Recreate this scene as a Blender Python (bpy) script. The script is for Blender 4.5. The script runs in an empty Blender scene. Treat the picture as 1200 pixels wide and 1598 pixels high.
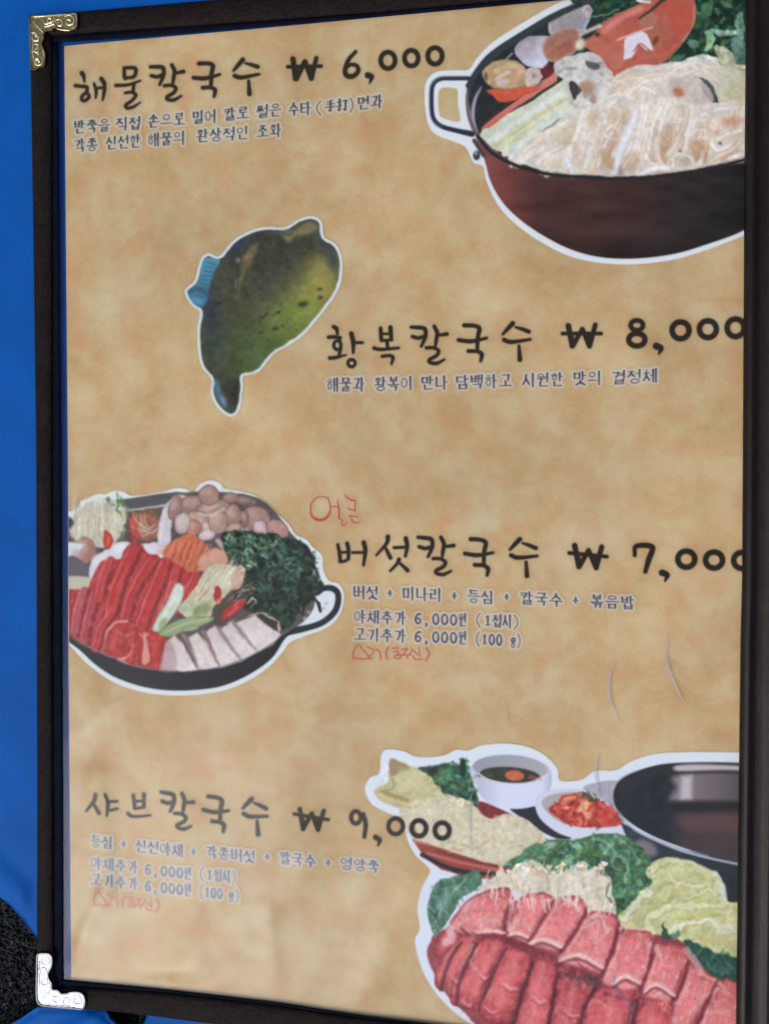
import bpy, bmesh, math, random
import numpy as np
from mathutils import Vector, Matrix
from mathutils.geometry import delaunay_2d_cdt

random.seed(7)
RNG = np.random.RandomState(11)
scene = bpy.context.scene
col_main = scene.collection

# ------------------------------------------------------------------ camera
# A menu lies flat on the table plane z = 0: X runs along its rows, Y up the page.
FPX = 1650.0                      # focal length in pixels of the 1200 x 1598 photograph
CX, CY = 600.0, 799.0
DEPTH = 0.42
_r = np.array([7590.0, 106.0, -1650.0]); _r /= np.linalg.norm(_r)
_d = np.array([-236.0, 63200.0, 1650.0]); _d -= _r * _d.dot(_r); _d /= np.linalg.norm(_d)
_u = -_d
_n = np.cross(_r, _u)
B = np.array([_r, _u, _n])        # rows: page axes in camera axes (x right, y down, z forward)
CAM = B @ np.array([0, 0, -DEPTH])

def W(px, py, z=0.0):
    """point of height z that stands behind a spot of the photograph"""
    px = np.asarray(px, float); py = np.asarray(py, float)
    d = np.stack([(px - CX) / FPX, (py - CY) / FPX, np.ones_like(px)], -1) @ B.T
    t = (z - CAM[2]) / d[..., 2]
    return CAM + d * t[..., None]

cam_data = bpy.data.cameras.new('camera')
cam = bpy.data.objects.new('camera', cam_data)
col_main.objects.link(cam)
cam_data.sensor_fit = 'VERTICAL'
cam_data.sensor_height = 24.0
cam_data.lens = 24.0 * FPX / 1598.0
cam_data.clip_start = 0.01
cam_data.clip_end = 500.0
right = B @ np.array([1, 0, 0]); up = B @ np.array([0, -1, 0]); back = B @ np.array([0, 0, -1])
cam.matrix_world = Matrix(((right[0], up[0], back[0], CAM[0]),
                           (right[1], up[1], back[1], CAM[1]),
                           (right[2], up[2], back[2], CAM[2]), (0, 0, 0, 1)))
cam_data.dof.use_dof = True
_f = W(760, 560)
cam_data.dof.focus_distance = float(np.dot(_f - CAM, -back))
cam_data.dof.aperture_fstop = 9.0
scene.camera = cam

# ------------------------------------------------------------------ light
_v = W(150, 1560) - CAM; _v /= np.linalg.norm(_v)
SUN = np.array([_v[0], _v[1], -_v[2]])      # the bright part of the sky mirrored by the lower left corner
EL = math.asin(SUN[2]); AZ = math.atan2(SUN[0], SUN[1])
world = bpy.data.worlds.new('World'); scene.world = world
world.use_nodes = True
wn = world.node_tree.nodes; wl = world.node_tree.links
bg = wn['Background']; bg.inputs['Strength'].default_value = 0.11
sky = wn.new('ShaderNodeTexSky'); sky.sky_type = 'NISHITA'; sky.sun_disc = False
sky.sun_elevation = EL; sky.sun_rotation = AZ
sky.air_density = 0.8; sky.dust_density = 4.0; sky.ozone_density = 0.6
wl.new(sky.outputs['Color'], bg.inputs['Color'])
sd = bpy.data.lights.new('sun', 'SUN'); sd.energy = 0.68; sd.angle = math.radians(26); sd.color = (0.87, 0.945, 1.0)
sun = bpy.data.objects.new('sun', sd); col_main.objects.link(sun)
sun.rotation_euler = Vector(-SUN).to_track_quat('-Z', 'Y').to_euler()
sun.location = (-1, -1, 2)
scene.view_settings.view_transform = 'Standard'
scene.view_settings.look = 'None'
scene.view_settings.gamma = 1.0
scene.view_settings.exposure = 0.72

# ------------------------------------------------------------------ helpers
def lin(c):
    c = np.asarray(c, float) / 255.0
    return np.where(c <= 0.04045, c / 12.92, ((c + 0.055) / 1.055) ** 2.4)

def mat(name, rgb=None, rough=0.6, spec=0.4, metal=0.0):
    m = bpy.data.materials.new(name); m.use_nodes = True
    b = m.node_tree.nodes['Principled BSDF']
    if rgb is not None:
        b.inputs['Base Color'].default_value = (*lin(rgb), 1)
    b.inputs['Roughness'].default_value = rough
    b.inputs['Specular IOR Level'].default_value = spec
    b.inputs['Metallic'].default_value = metal
    return m, m.node_tree.nodes, m.node_tree.links, b

def noise_node(n, l, scale, detail=3.0, rough=0.55, vec=None, dist=0.0):
    t = n.new('ShaderNodeTexNoise')
    t.inputs['Scale'].default_value = scale; t.inputs['Detail'].default_value = detail
    t.inputs['Roughness'].default_value = rough; t.inputs['Distortion'].default_value = dist
    if vec is not None: l.new(vec, t.inputs['Vector'])
    return t

def ramp(n, l, src, stops):
    r = n.new('ShaderNodeValToRGB')
    e = r.color_ramp.elements
    while len(e) < len(stops): e.new(0.5)
    for k, (p, c) in enumerate(stops):
        e[k].position = p; e[k].color = (*lin(c), 1) if len(c) == 3 else c
    l.new(src, r.inputs['Fac'])
    return r

def mixc(n, l, fac, a, b, mode='MIX'):
    m = n.new('ShaderNodeMix'); m.data_type = 'RGBA'; m.blend_type = mode
    if hasattr(fac, 'links'): l.new(fac, m.inputs['Factor'])
    else: m.inputs['Factor'].default_value = fac
    for s, k in ((a, 'A'), (b, 'B')):
        i = [x for x in m.inputs if x.name == k and x.type == 'RGBA'][0]
        if hasattr(s, 'links'): l.new(s, i)
        else: i.default_value = (*lin(s), 1)
    return [x for x in m.outputs if x.type == 'RGBA'][0]

def bump(n, l, bsdf, src, strength, dist, prev=None):
    b = n.new('ShaderNodeBump'); b.inputs['Strength'].default_value = strength
    b.inputs['Distance'].default_value = dist
    l.new(src, b.inputs['Height'])
    if prev is not None: l.new(prev, b.inputs['Normal'])
    l.new(b.outputs['Normal'], bsdf.inputs['Normal'])
    return b.outputs['Normal']

def link_mesh(name, verts, faces, m=None, parent=None, smooth=False):
    me = bpy.data.meshes.new(name)
    me.from_pydata([tuple(map(float, v)) for v in verts], [], faces)
    me.validate(); me.update()
    if m is not None: me.materials.append(m)
    if smooth: me.polygons.foreach_set('use_smooth', [True] * len(me.polygons))
    o = bpy.data.objects.new(name, me); col_main.objects.link(o)
    if parent is not None: o.parent = parent
    return o

# ------------------------------------------------------------------ print layout (printed pictures and lettering)
X0, Y0, X1, Y1 = 90, -50, 1182, 1672
PW, PH = X1 - X0, Y1 - Y0
RGBC = np.zeros((PH, PW, 3), np.float32)
ALP = np.zeros((PH, PW), np.float32)
IDS = np.zeros((PH, PW), np.int32)
CUR = [0]
_tab = RNG.rand(256, 256).astype(np.float32)

def vnoise(x, y):
    xi = np.floor(x).astype(int); yi = np.floor(y).astype(int)
    fx = x - xi; fy = y - yi
    fx = fx * fx * (3 - 2 * fx); fy = fy * fy * (3 - 2 * fy)
    a = _tab[yi & 255, xi & 255]; b = _tab[yi & 255, (xi + 1) & 255]
    c = _tab[(yi + 1) & 255, xi & 255]; d = _tab[(yi + 1) & 255, (xi + 1) & 255]
    return (a * (1 - fx) + b * fx) * (1 - fy) + (c * (1 - fx) + d * fx) * fy

def fbm(x, y, o=3):
    s = 0; a = 1; t = 0
    for k in range(o):
        s = s + a * vnoise(x * 2 ** k + 17.3 * k, y * 2 ** k + 9.1 * k); t += a; a *= 0.55
    return s / t

def cr(p, closed, n=6):
    """Catmull-Rom curve through the points"""
    p = np.asarray(p, float)
    if len(p) < 3: return p
    q = np.vstack([p[-1:], p, p[:2]]) if closed else np.vstack([2 * p[:1] - p[1:2], p, 2 * p[-1:] - p[-2:-1]])
    t = (np.arange(n) / n)[:, None]
    out = []
    for i in range(1, len(q) - 2):
        a, b, c, d = q[i - 1], q[i], q[i + 1], q[i + 2]
        out.append(0.5 * (2 * b + (c - a) * t + (2 * a - 5 * b + 4 * c - d) * t ** 2 + (3 * b - a - 3 * c + d) * t ** 3))
    out = np.vstack(out)
    return out if closed else np.vstack([out, p[-1:]])

class K:
    def __init__(s, ox, oy, sc): s.ox, s.oy, s.s = ox, oy, sc
    def __call__(s, pts):
        p = np.asarray(pts, float)
        return p / s.s + (s.ox, s.oy)
PX = K(0, 0, 1)

def box(p, m):
    a = int(max(X0, math.floor(p[:, 0].min() - m))); b = int(min(X1, math.ceil(p[:, 0].max() + m) + 1))
    c = int(max(Y0, math.floor(p[:, 1].min() - m))); d = int(min(Y1, math.ceil(p[:, 1].max() + m) + 1))
    if b <= a or d <= c: return None
    xs = np.arange(a, b, dtype=np.float32) + 0.5; ys = np.arange(c, d, dtype=np.float32) + 0.5
    X, Y = np.meshgrid(xs, ys)
    return (slice(c - Y0, d - Y0), slice(a - X0, b - X0)), X, Y

def sdpoly(p, X, Y):
    n = len(p); D = np.full(X.shape, 1e9, np.float32); S = np.zeros(X.shape, bool)
    for i in range(n):
        ax, ay = p[i]; bx, by = p[(i + 1) % n]
        ex, ey = bx - ax, by - ay; L = ex * ex + ey * ey + 1e-9
        wx, wy = X - ax, Y - ay
        h = np.clip((wx * ex + wy * ey) / L, 0, 1)
        D = np.minimum(D, (wx - ex * h) ** 2 + (wy - ey * h) ** 2)
        if ay != by:
            c = ((ay > Y) != (by > Y)) & (X < ax + (Y - ay) / (by - ay) * ex)
            S ^= c
    D = np.sqrt(D)
    return np.where(S, -D, D)

def sdline(p, w, X, Y):
    D = np.full(X.shape, 1e9, np.float32)
    for i in range(len(p) - 1):
        ax, ay = p[i]; bx, by = p[i + 1]
        ex, ey = bx - ax, by - ay; L = ex * ex + ey * ey + 1e-9
        wx, wy = X - ax, Y - ay
        h = np.clip((wx * ex + wy * ey) / L, 0, 1)
        D = np.minimum(D, np.sqrt((wx - ex * h) ** 2 + (wy - ey * h) ** 2) - (w[i] + (w[i + 1] - w[i]) * h) * 0.5)
    return D

def put(sl, a, c):
    """lay colour c (0..255, constant or array) with coverage a over the print"""
    a = np.clip(a, 0, 1).astype(np.float32)
    c = np.asarray(c, np.float32)
    A = ALP[sl]; R = RGBC[sl]
    na = a + A * (1 - a)
    R[:] = np.where(na[..., None] > 1e-4, (c * a[..., None] + R * (A * (1 - a))[..., None]) / np.maximum(na, 1e-4)[..., None], R)
    A[:] = na
    IDS[sl][a > 0.04] = CUR[0]

def poly(k, pts, col, soft=1.3, c2=None, ang=0, tex=None, rim=None, a=1.0, sm=True, inset=0, fn=None):
    p = k(pts)
    if sm: p = cr(p, True, 5)
    b = box(p, soft + 1)
    if b is None: return
    sl, X, Y = b
    D = sdpoly(p, X, Y) + inset
    al = np.clip(0.5 - D / soft, 0, 1) * a
    c = np.broadcast_to(np.array(col, np.float32), X.shape + (3,)).copy()
    if c2 is not None:
        ca, sa = math.cos(math.radians(ang)), math.sin(math.radians(ang))
        t = X * ca + Y * sa; q = p @ np.array([ca, sa])
        t = np.clip((t - q.min()) / (q.max() - q.min() + 1e-6), 0, 1)[..., None]
        c = c * (1 - t) + np.array(c2, np.float32) * t
    if fn is not None: c = fn(X, Y, c)
    if rim is not None:
        rc, rw, ra = rim
        t = (np.clip(1 + D / rw, 0, 1) * ra)[..., None]
        c = c * (1 - t) + np.array(rc, np.float32) * t
    if tex is not None: c = texture(X, Y, c, *tex)
    put(sl, al, c)

def texture(X, Y, c, sx, sy, ang, amp):
    ca, sa = math.cos(math.radians(ang)), math.sin(math.radians(ang))
    u = (X * ca + Y * sa) / sx; v = (-X * sa + Y * ca) / sy
    n = fbm(u + 31, v + 57, 3) - 0.5
    m = fbm(u * 1.3 + 91, v * 1.3 + 7, 2) - 0.5
    return c + (n * amp)[..., None] + (m * amp * 0.35)[..., None] * np.array([1, -0.2, -0.9], np.float32)

def stroke(k, pts, w, col, soft=1.2, a=1.0, sm=True):
    p = k(pts)
    w = np.asarray(w if hasattr(w, '__len__') else [w] * len(p), float) / k.s
    if sm and len(p) > 2:
        ww = np.interp(np.linspace(0, len(p) - 1, (len(p) - 1) * 5 + 1), np.arange(len(p)), w)
        p = cr(p, False, 5); w = ww
    b = box(p, w.max() / 2 + soft + 1)
    if b is None: return
    sl, X, Y = b
    put(sl, np.clip(0.5 - sdline(p, w, X, Y) / soft, 0, 1) * a, col)

def ell(k, cx, cy, rx, ry, rot, col, **kw):
    if kw.get('soft', 0) >= 2.5: kw['soft'] = max(kw['soft'], 0.85 * min(rx, ry) / k.s)
    t = np.linspace(0, 2 * math.pi, 12, endpoint=False); r = math.radians(rot)
    x = rx * np.cos(t); y = ry * np.sin(t)
    poly(k, np.stack([cx + x * math.cos(r) - y * math.sin(r), cy + x * math.sin(r) + y * math.cos(r)], 1), col, **kw)

def inside(p, x, y):
    return sdpoly(p, np.array([[x]], np.float32), np.array([[y]], np.float32))[0, 0] < 0

def scatter(k, pts, n, cols, ln, wd, ang, jit, a=0.8, soft=1.2, curl=0.3, seed=1):
    rs = random.Random(seed); p = k(pts); ln = ln / k.s; wd = wd / k.s
    x0, y0 = p.min(0); x1, y1 = p.max(0); m = 0
    while m < n:
        m += 1
        for _ in range(8):
            x, y = rs.uniform(x0, x1), rs.uniform(y0, y1)
            if inside(p, x, y): break
        else: continue
        t = math.radians(ang + rs.uniform(-jit, jit)); L = ln * rs.uniform(0.5, 1.3)
        dx, dy = math.cos(t) * L / 2, math.sin(t) * L / 2; c = rs.uniform(-curl, curl)
        w = wd * rs.uniform(0.6, 1.4)
        stroke(PX, [(x - dx, y - dy), (x - dy * c, y + dx * c), (x + dx, y + dy)], [w * .6, w, w * .4],
               np.array(rs.choice(cols)) + rs.uniform(-10, 10), soft=soft, a=a * rs.uniform(0.6, 1))

def strand(k, pts, w, col, a=0.8, dark=0.62, soft=1.5):
    """a rounded strand: shaded flank, lit core"""
    w = np.asarray(w if hasattr(w, '__len__') else [w] * len(pts), float)
    c = np.array(col, float)
    stroke(k, pts, w * 1.25, c * dark + np.array([14, 2, -6]), a=a * .55, soft=soft * 1.4)
    stroke(k, pts, w * .8, c, a=a, soft=soft)
    stroke(k, pts, w * .32, np.minimum(c * 1.07 + 6, 240), a=a * .6, soft=soft)

WARP = np.zeros((PH, PW), np.float32)
MOTT = np.zeros((PH, PW), np.float32)
def organic(k, pts, amp, feather=6, mott=0.28):
    p = cr(k(pts), True, 4); b = box(p, feather)
    if b is None: return
    sl, X, Y = b
    t = np.clip(0.5 - sdpoly(p, X, Y) / feather, 0, 1)
    WARP[sl] = np.maximum(WARP[sl], amp * t)
    MOTT[sl] = np.maximum(MOTT[sl], mott * t)

def calm(k, pts, warp, mott):
    p = cr(k(pts), True, 4); b = box(p, 4)
    sl, X, Y = b; m = sdpoly(p, X, Y) < 1
    WARP[sl][m] = warp; MOTT[sl][m] = mott

def blur(a, s):
    r = int(3 * s) + 1; g = np.exp(-0.5 * (np.arange(-r, r + 1) / s) ** 2); g /= g.sum()
    for ax in (0, 1):
        pd = [(0, 0)] * a.ndim; pd[ax] = (r, r); q = np.pad(a, pd, mode='edge'); o = 0
        for i, v in enumerate(g):
            o = o + v * (q[i:i + a.shape[0]] if ax == 0 else q[:, i:i + a.shape[1]])
        a = o
    return a.astype(np.float32)

def develop(s=0.65):
    """photographic print of the dishes: irregular edges, fine mottling, slight softness"""
    Y, X = np.mgrid[0:PH, 0:PW].astype(np.float32)
    dx = ((fbm(X / 6, Y / 6, 2) - .5) * 0.9 + (fbm(X / 13 + 40, Y / 13, 2) - .5) * 2.0) * WARP
    dy = ((fbm(X / 6 + 99, Y / 6 + 5, 2) - .5) * 0.9 + (fbm(X / 13 + 9, Y / 13 + 77, 2) - .5) * 2.0) * WARP
    sx = np.clip(X + dx, 0, PW - 1.01); sy = np.clip(Y + dy, 0, PH - 1.01)
    ix = sx.astype(int); iy = sy.astype(int); fx = (sx - ix)[..., None]; fy = (sy - iy)[..., None]
    R = (RGBC[iy, ix] * (1 - fx) + RGBC[iy, ix + 1] * fx) * (1 - fy) + (RGBC[iy + 1, ix] * (1 - fx) + RGBC[iy + 1, ix + 1] * fx) * fy
    m = (fbm(X / 2.6 + 3, Y / 2.6, 2) - .5) * .34 + (fbm(X / 7, Y / 7 + 50, 2) - .5) * .5 + (fbm(X / 20, Y / 20 + 20, 2) - .5) * .25
    R = R * (1 + m * MOTT)[..., None]
    h = (fbm(X / 7 + 70, Y / 7 + 31, 2) - .5) * MOTT * 30
    R = R + h[..., None] * np.array([1.0, -.1, -.5], np.float32)
    L = R.mean(-1, keepdims=True); R = L + (R - L) * .88      # inks of a cheap print
    P = blur(R * ALP[..., None], s); A = blur(ALP, s)
    RGBC[:] = np.where(A[..., None] > 1e-3, P / np.maximum(A, 1e-3)[..., None], R)
    ALP[:] = np.where(IDS > 0, A, ALP)

def marble(k, pts, col, sx, sy, ang, width=.12, a=.7, seed=0.0):
    """fat veins through meat"""
    p = cr(k(pts), True, 4); b = box(p, 3)
    if b is None: return
    sl, X, Y = b
    ca, sa = math.cos(math.radians(ang)), math.sin(math.radians(ang))
    u = (X * ca + Y * sa) / sx + seed; v = (-X * sa + Y * ca) / sy + seed * 1.7
    r = np.abs(2 * fbm(u, v, 3) - 1)
    t = np.clip(1 - r / width, 0, 1) * np.clip((fbm(u * .6 + 9, v * .6 + 4, 2) - .42) * 6, 0, 1)
    t = t * np.clip(-sdpoly(p, X, Y) / 2, 0, 1) * a
    RGBC[sl] = RGBC[sl] * (1 - t[..., None]) + np.array(col, np.float32) * t[..., None]
# ================================================================== the four printed pictures
WHT = (214, 222, 222)
# ---- pot of noodle soup
CUR[0] = 1
A = K(640, 0, 2.143); P1 = K(720, 0, 5.4545); P2 = K(900, 0, 4.444); P3 = K(720, 120, 5); P4 = K(930, 130, 5)
poly(A, [(700,-130),(560,-25),(470,22),(400,62),(330,104),(270,146),(222,195),(195,232),(140,235),(90,240),(60,262),(48,300),(50,360),(62,420),(90,452),(150,475),(182,490),(200,520),(213,545),(243,556),(253,600),(278,660),(318,717),(380,772),(450,817),(520,852),(600,874),(700,884),(800,880),(900,864),(1000,832),(1080,802),(1130,780),(1170,760),(1240,720),(1240,-130)], WHT, sm=True)
poly(A, [(190,300),(188,280),(250,190),(340,125),(450,62),(600,0),(760,-90),(1160,-90),(1160,540),(1000,566),(700,600),(450,585),(280,525),(215,430)], (48,56,54), tex=(12,12,0,14))
def bodyf(X, Y, c):
    x = (X - 640) * 2.143; y = Y * 2.143
    st = [(250,(140,75,66)),(330,(122,62,54)),(430,(84,50,44)),(560,(84,52,44)),(760,(74,50,42)),(900,(62,50,43)),(1130,(44,44,40))]
    xs = [s[0] for s in st]
    o = np.stack([np.interp(x, xs, [s[1][i] for s in st]) for i in range(3)], -1)
    o += (fbm(X / 40, Y / 14) - .5)[..., None] * 18
    d = np.clip((y - 760) / 110, 0, 1)[..., None]
    return o * (1 - 0.25 * d)
poly(A, [(200,395),(222,465),(250,540),(266,600),(294,655),(334,705),(394,755),(464,799),(534,833),(612,856),(700,865),(800,861),(900,845),(1000,814),(1080,786),(1130,762),(1170,742),(1240,700),(1240,490),(1150,520),(1080,538),(1000,556),(850,580),(700,590),(560,585),(450,573),(350,545),(280,505),(225,450)], (60,40,35), fn=bodyf)
# greens
G1 = [(560,-60),(1160,-60),(1160,230),(1040,215),(950,195),(880,205),(700,120),(590,60)]
poly(A, G1, (38,72,50), tex=(9,9,0,40))
scatter(A, [(870,-40),(1125,-40),(1125,215),(1040,210),(950,190),(860,205)], 150, [(62,118,58),(110,158,112),(30,52,46),(46,88,60),(78,130,92),(26,46,50)], 26, 13, 30, 90, seed=3)
scatter(A, [(600,20),(760,-30),(900,-40),(760,40),(640,60)], 30, [(60,110,60),(52,92,62),(36,60,46)], 40, 8, -25, 20, seed=4)
stroke(P2, [(70,135),(180,105),(290,70)], 9, (135,160,148), a=.8)
stroke(P2, [(75,175),(180,130)], 30, (45,60,55))
poly(P2, [(880,215),(930,220),(960,280),(930,330),(880,355),(900,290)], (138,176,128))
poly(P2, [(910,205),(1000,205),(1100,215),(1110,235),(990,245)], (150,186,160))
poly(P2, [(1090,150),(1150,90),(1160,230),(1120,260)], (110,150,128))
ell(P2, 800, 300, 45, 30, 20, (92,140,112)); ell(P2, 830,140,60,50,0,(48,96,52),a=.8); ell(P2,900,60,40,50,0,(84,136,86),a=.7)
poly(P2, [(955,335),(1030,318),(1080,390),(1130,450),(1060,475),(985,430)], (178,186,140), c2=(196,200,170), ang=0)
poly(P2, [(1060,285),(1110,255),(1190,330),(1190,455),(1100,440)], (100,140,124), c2=(74,116,98), ang=0, tex=(4,8,0,18))
poly(P2, [(620,470),(700,430),(780,395),(870,378),(960,400),(1010,455),(1190,470),(1190,740),(1000,725),(965,660),(900,570),(800,505),(680,500)], (206,216,212), c2=(196,190,150), ang=10, tex=(10,14,80,14))
ell(P2, 1080, 660, 60, 60, 0, (186,180,128), a=.6, soft=8)
# noodles
NO = [(330,535),(345,490),(420,450),(480,415),(560,350),(640,300),(700,235),(790,212),(900,222),(960,270),(1010,342),(1160,340),(1160,520),(1000,555),(850,580),(700,590),(560,583),(450,570),(390,552)]
poly(A, NO, (212,206,190), tex=(7,12,-30,26))
rs = random.Random(5)
lt = [(228,226,218),(222,214,198),(212,198,172),(204,184,154),(228,222,206)]
CRM = np.array([231, 226, 214.]); TAN = np.array([196, 166, 130.])
def tone(t, j=6):
    t = min(max(t, 0), 1); return CRM * t + TAN * (1 - t) + rs.uniform(-j, j)
def n1(x, y): return float(vnoise(np.array(x), np.array(y)))
for (x, y, rx, ry, r, c) in [(700,480,46,90,8,(176,138,100)),(845,500,40,84,6,(178,140,104)),(960,470,40,80,-10,(170,126,86)),(620,520,30,60,20,(190,156,120)),(1060,500,50,40,0,(186,150,112)),(560,470,40,30,-30,(198,170,130)),(780,380,60,16,-10,(196,170,140))]:
    ell(A, x, y, rx, ry, r, c, soft=8, a=.8)
for i in range(44):   # pale block on the left: strands run up to the right
    x = rs.uniform(360, 560); y = rs.uniform(410, 560)
    if y > 585 - (560 - x) * .22 - 14 or y < 672 - x * .55: continue
    strand(A, [(x - 44, y + 32), (x - 4, y), (x + 44, y - 26)], rs.uniform(10, 16), tone(.75 + .5 * (n1(x / 40, y / 22) - .3)), a=.6, dark=.87, soft=2.2)
for i in range(46):   # upper mound
    x = rs.uniform(640, 960); y = 318 - (x - 640) * .22 + rs.uniform(-52, 26)
    strand(A, [(x - 70, y + 46), (x - 20, y + 6), (x + 40, y - 14), (x + 86, y + 6)], rs.uniform(10, 17), tone(.45 + .8 * n1(x / 50, y / 16)), a=.6, dark=.85, soft=2.2)
order = list(range(96)); rs.shuffle(order)
for i in order:       # strands falling towards the rim, in bundles
    t = i / 96; x = 560 + t * 560
    yb = 584 - max(0, x - 700) ** 2 / 3600; y0 = 352 + 26 * math.sin(t * 11) + rs.uniform(-14, 20); y1 = yb - rs.uniform(6, 50)
    lean = -52 * (1 - t) - 6 + 18 * math.sin(t * 15); bend = 16 * math.sin(t * 23)
    strand(A, [(x + 18, y0), (x + bend * .5, y0 + (y1 - y0) * .35), (x + lean * .5 + bend, y0 + (y1 - y0) * .7), (x + lean, y1)], [10, rs.uniform(13, 19), rs.uniform(11, 17), 7],
           tone(.25 + .95 * n1(x / 30, 3.3)), a=.62, dark=.83, soft=2.2)
for i in range(12):   # loose loops lying over the others
    x = rs.uniform(560, 1080); y = rs.uniform(380, 540) - max(0, x - 820) * .08; r_ = rs.uniform(20, 46); t0 = rs.uniform(0, 6)
    strand(A, [(x + r_ * math.cos(t0 + q * .8), y + r_ * .9 * math.sin(t0 + q * .8)) for q in range(rs.choice([3, 4]))], rs.uniform(11, 16), rs.choice(lt), a=.7, dark=.82, soft=2.2)
for (x, y, rx, ry, r, c) in [(550,430,50,100,20,(176,130,90)),(520,560,34,60,10,(162,112,72)),(280,610,50,80,20,(182,136,98)),(130,470,34,80,20,(182,136,104)),(70,640,60,50,0,(180,150,112)),(800,500,58,70,-20,(182,130,80)),(1060,305,90,32,-12,(206,124,86)),(920,385,45,24,0,(208,136,116)),(220,270,50,34,-40,(190,166,116)),(1000,560,60,30,-20,(206,156,126)),(690,610,50,45,0,(170,146,116)),(190,690,22,34,0,(96,70,56)),(430,560,26,40,0,(176,160,140))]:
    ell(P4, x, y, rx * 1.1, ry * 1.1, r, c, soft=9, a=.5)
for p, w, c in [([(400,540),(425,440),(440,330),(500,190)],22,(226,220,208)),([(385,540),(395,600),(440,630),(600,655)],24,(228,214,200)),([(700,510),(705,430),(770,365),(850,372),(840,430)],20,(226,210,190)),([(600,650),(600,580),(660,555),(740,575),(765,640)],22,(214,204,190)),([(140,700),(190,520),(260,360),(310,230)],42,(216,220,222)),([(560,560),(620,470),(690,300),(700,200)],26,(208,198,180)),([(330,715),(440,668),(560,660)],30,(226,224,222)),([(880,620),(960,560),(1060,520),(1140,430)],24,(210,200,180)),([(820,250),(930,210),(1090,190)],26,(224,220,214)),([(800,330),(860,270),(900,220)],22,(206,196,176)),([(940,440),(1020,400),(1130,370)],22,(222,220,206)),([(900,480),(960,520),(1040,480)],22,(224,220,214)),([(1040,590),(1130,550)],24,(226,222,216)),([(60,330),(40,470),(0,600)],20,(206,190,174)),([(480,300),(440,450),(430,580)],14,(196,180,156)),([(500,620),(480,560)],22,(222,200,186))]:
    strand(P4, p, w * 1.6, c, a=.8, dark=.82, soft=2.4)
ell(P4, 655, 530, 14, 10, 0, (110,116,130)); ell(P4, 965, 468, 12, 14, 0, (108,100,110))
for p, w, c in [([(860,610),(930,570),(980,480),(1030,360)],14,(226,214,200)),([(880,620),(930,720),(990,740),(1040,640),(1060,500)],20,(214,196,172)),([(960,700),(990,600),(1000,560)],30,(206,214,202)),([(1060,700),(1110,560),(1170,430)],24,(212,206,196)),([(800,620),(850,700),(870,770)],26,(214,222,224))]:
    strand(P3, p, w * 1.5, c, a=.75, dark=.82, soft=2.4)
for (x, y, rx, ry, c) in [(780,470,70,60,(196,184,144)),(1020,330,60,40,(206,176,134)),(850,390,60,30,(206,182,142)),(1140,640,40,90,(178,138,98)),(900,560,20,60,(206,170,150)),(730,680,60,50,(204,196,168))]:
    ell(P3, x, y, rx, ry, -30, c, soft=6, a=.6)
# shrimp lump, bone coloured piece on the right of the tangle
poly(P2, [(640,560),(740,520),(840,550),(930,620),(945,700),(820,720),(720,690),(640,650)], (198,184,172), tex=(6,6,0,14), soft=4, a=.8)
ell(P2, 705, 640, 44, 30, 20, (188,118,84), soft=4); stroke(P2, [(850,540),(910,580),(945,640),(955,700)], [8,26,22,10], (80,86,84))
# carrot and radish sticks
poly(P3, [(140,455),(165,410),(320,310),(520,205),(740,60),(810,10),(850,60),(880,190),(890,250),(760,330),(600,440),(500,560),(420,640),(330,600),(240,560)], (206,212,190), sm=False, tex=(30,5,-34,14))
for d, c, w in [(0,(214,200,158),10),(26,(196,206,180),26),(70,(214,220,206),36),(112,(200,196,140),12),(130,(196,190,136),22),(160,(212,216,176),24)]:
    stroke(P3, [(165 + d * .7, 455 + d * .75), (480 + d * .45, 245 + d * .8), (800 + d * .3, 25 + d)], w, c, a=.8, soft=2.4)
stroke(P3, [(300,560),(400,500),(560,390)], 26, (204,198,140), a=.7, soft=3)
ell(P3, 340, 600, 30, 20, -30, (214,206,190)); stroke(P3, [(380,640),(430,560),(470,500)], 34, (216,216,216), a=.8, soft=3)
poly(P1, [(160,1095),(290,985),(500,835),(680,700),(790,612),(822,630),(810,690),(640,800),(430,940),(240,1090)], (208,100,82), sm=False, c2=(214,124,104), ang=-35, tex=(30,5,-34,16))
stroke(P1, [(200,1075),(420,900),(640,750)], 12, (226,130,104), a=.7)
stroke(P1, [(190,1060),(330,930),(420,860)], 10, (130,50,44), a=.7)
# oyster, pepper piece
poly(P1, [(215,762),(400,742),(560,706),(650,728),(640,770),(560,806),(430,862),(330,862),(262,815)], (216,96,58), c2=(206,84,60), ang=90, tex=(12,6,-20,22), rim=((150,60,44),2,.5))
poly(P1, [(178,640),(205,560),(330,512),(460,515),(540,580),(560,680),(520,742),(400,762),(240,735)], (186,156,112), tex=(7,7,0,40), rim=((120,98,72),2.5,.7))
for (x,y,rx,ry,r,c) in [(330,590,70,22,-20,(206,184,132)),(350,640,80,16,-28,(210,204,176)),(460,640,50,40,0,(204,152,122)),(340,700,50,34,0,(196,186,176)),(440,560,60,24,10,(212,186,140)),(250,620,30,40,0,(186,158,92)),(210,650,14,34,0,(96,84,60)),(500,590,30,40,0,(208,172,130))]:
    ell(P1, x, y, rx, ry, r, c, soft=3, a=.85)
poly(P1, [(545,600),(620,575),(690,600),(695,660),(640,720),(570,740),(540,690)], (198,182,166), tex=(4,4,0,44)); ell(P1, 620,640,20,20,0,(130,116,120),soft=3,a=.7)
poly(P1, [(680,570),(740,540),(780,580),(760,640),(700,665)], (112,42,46), tex=(4,4,0,20))
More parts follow.
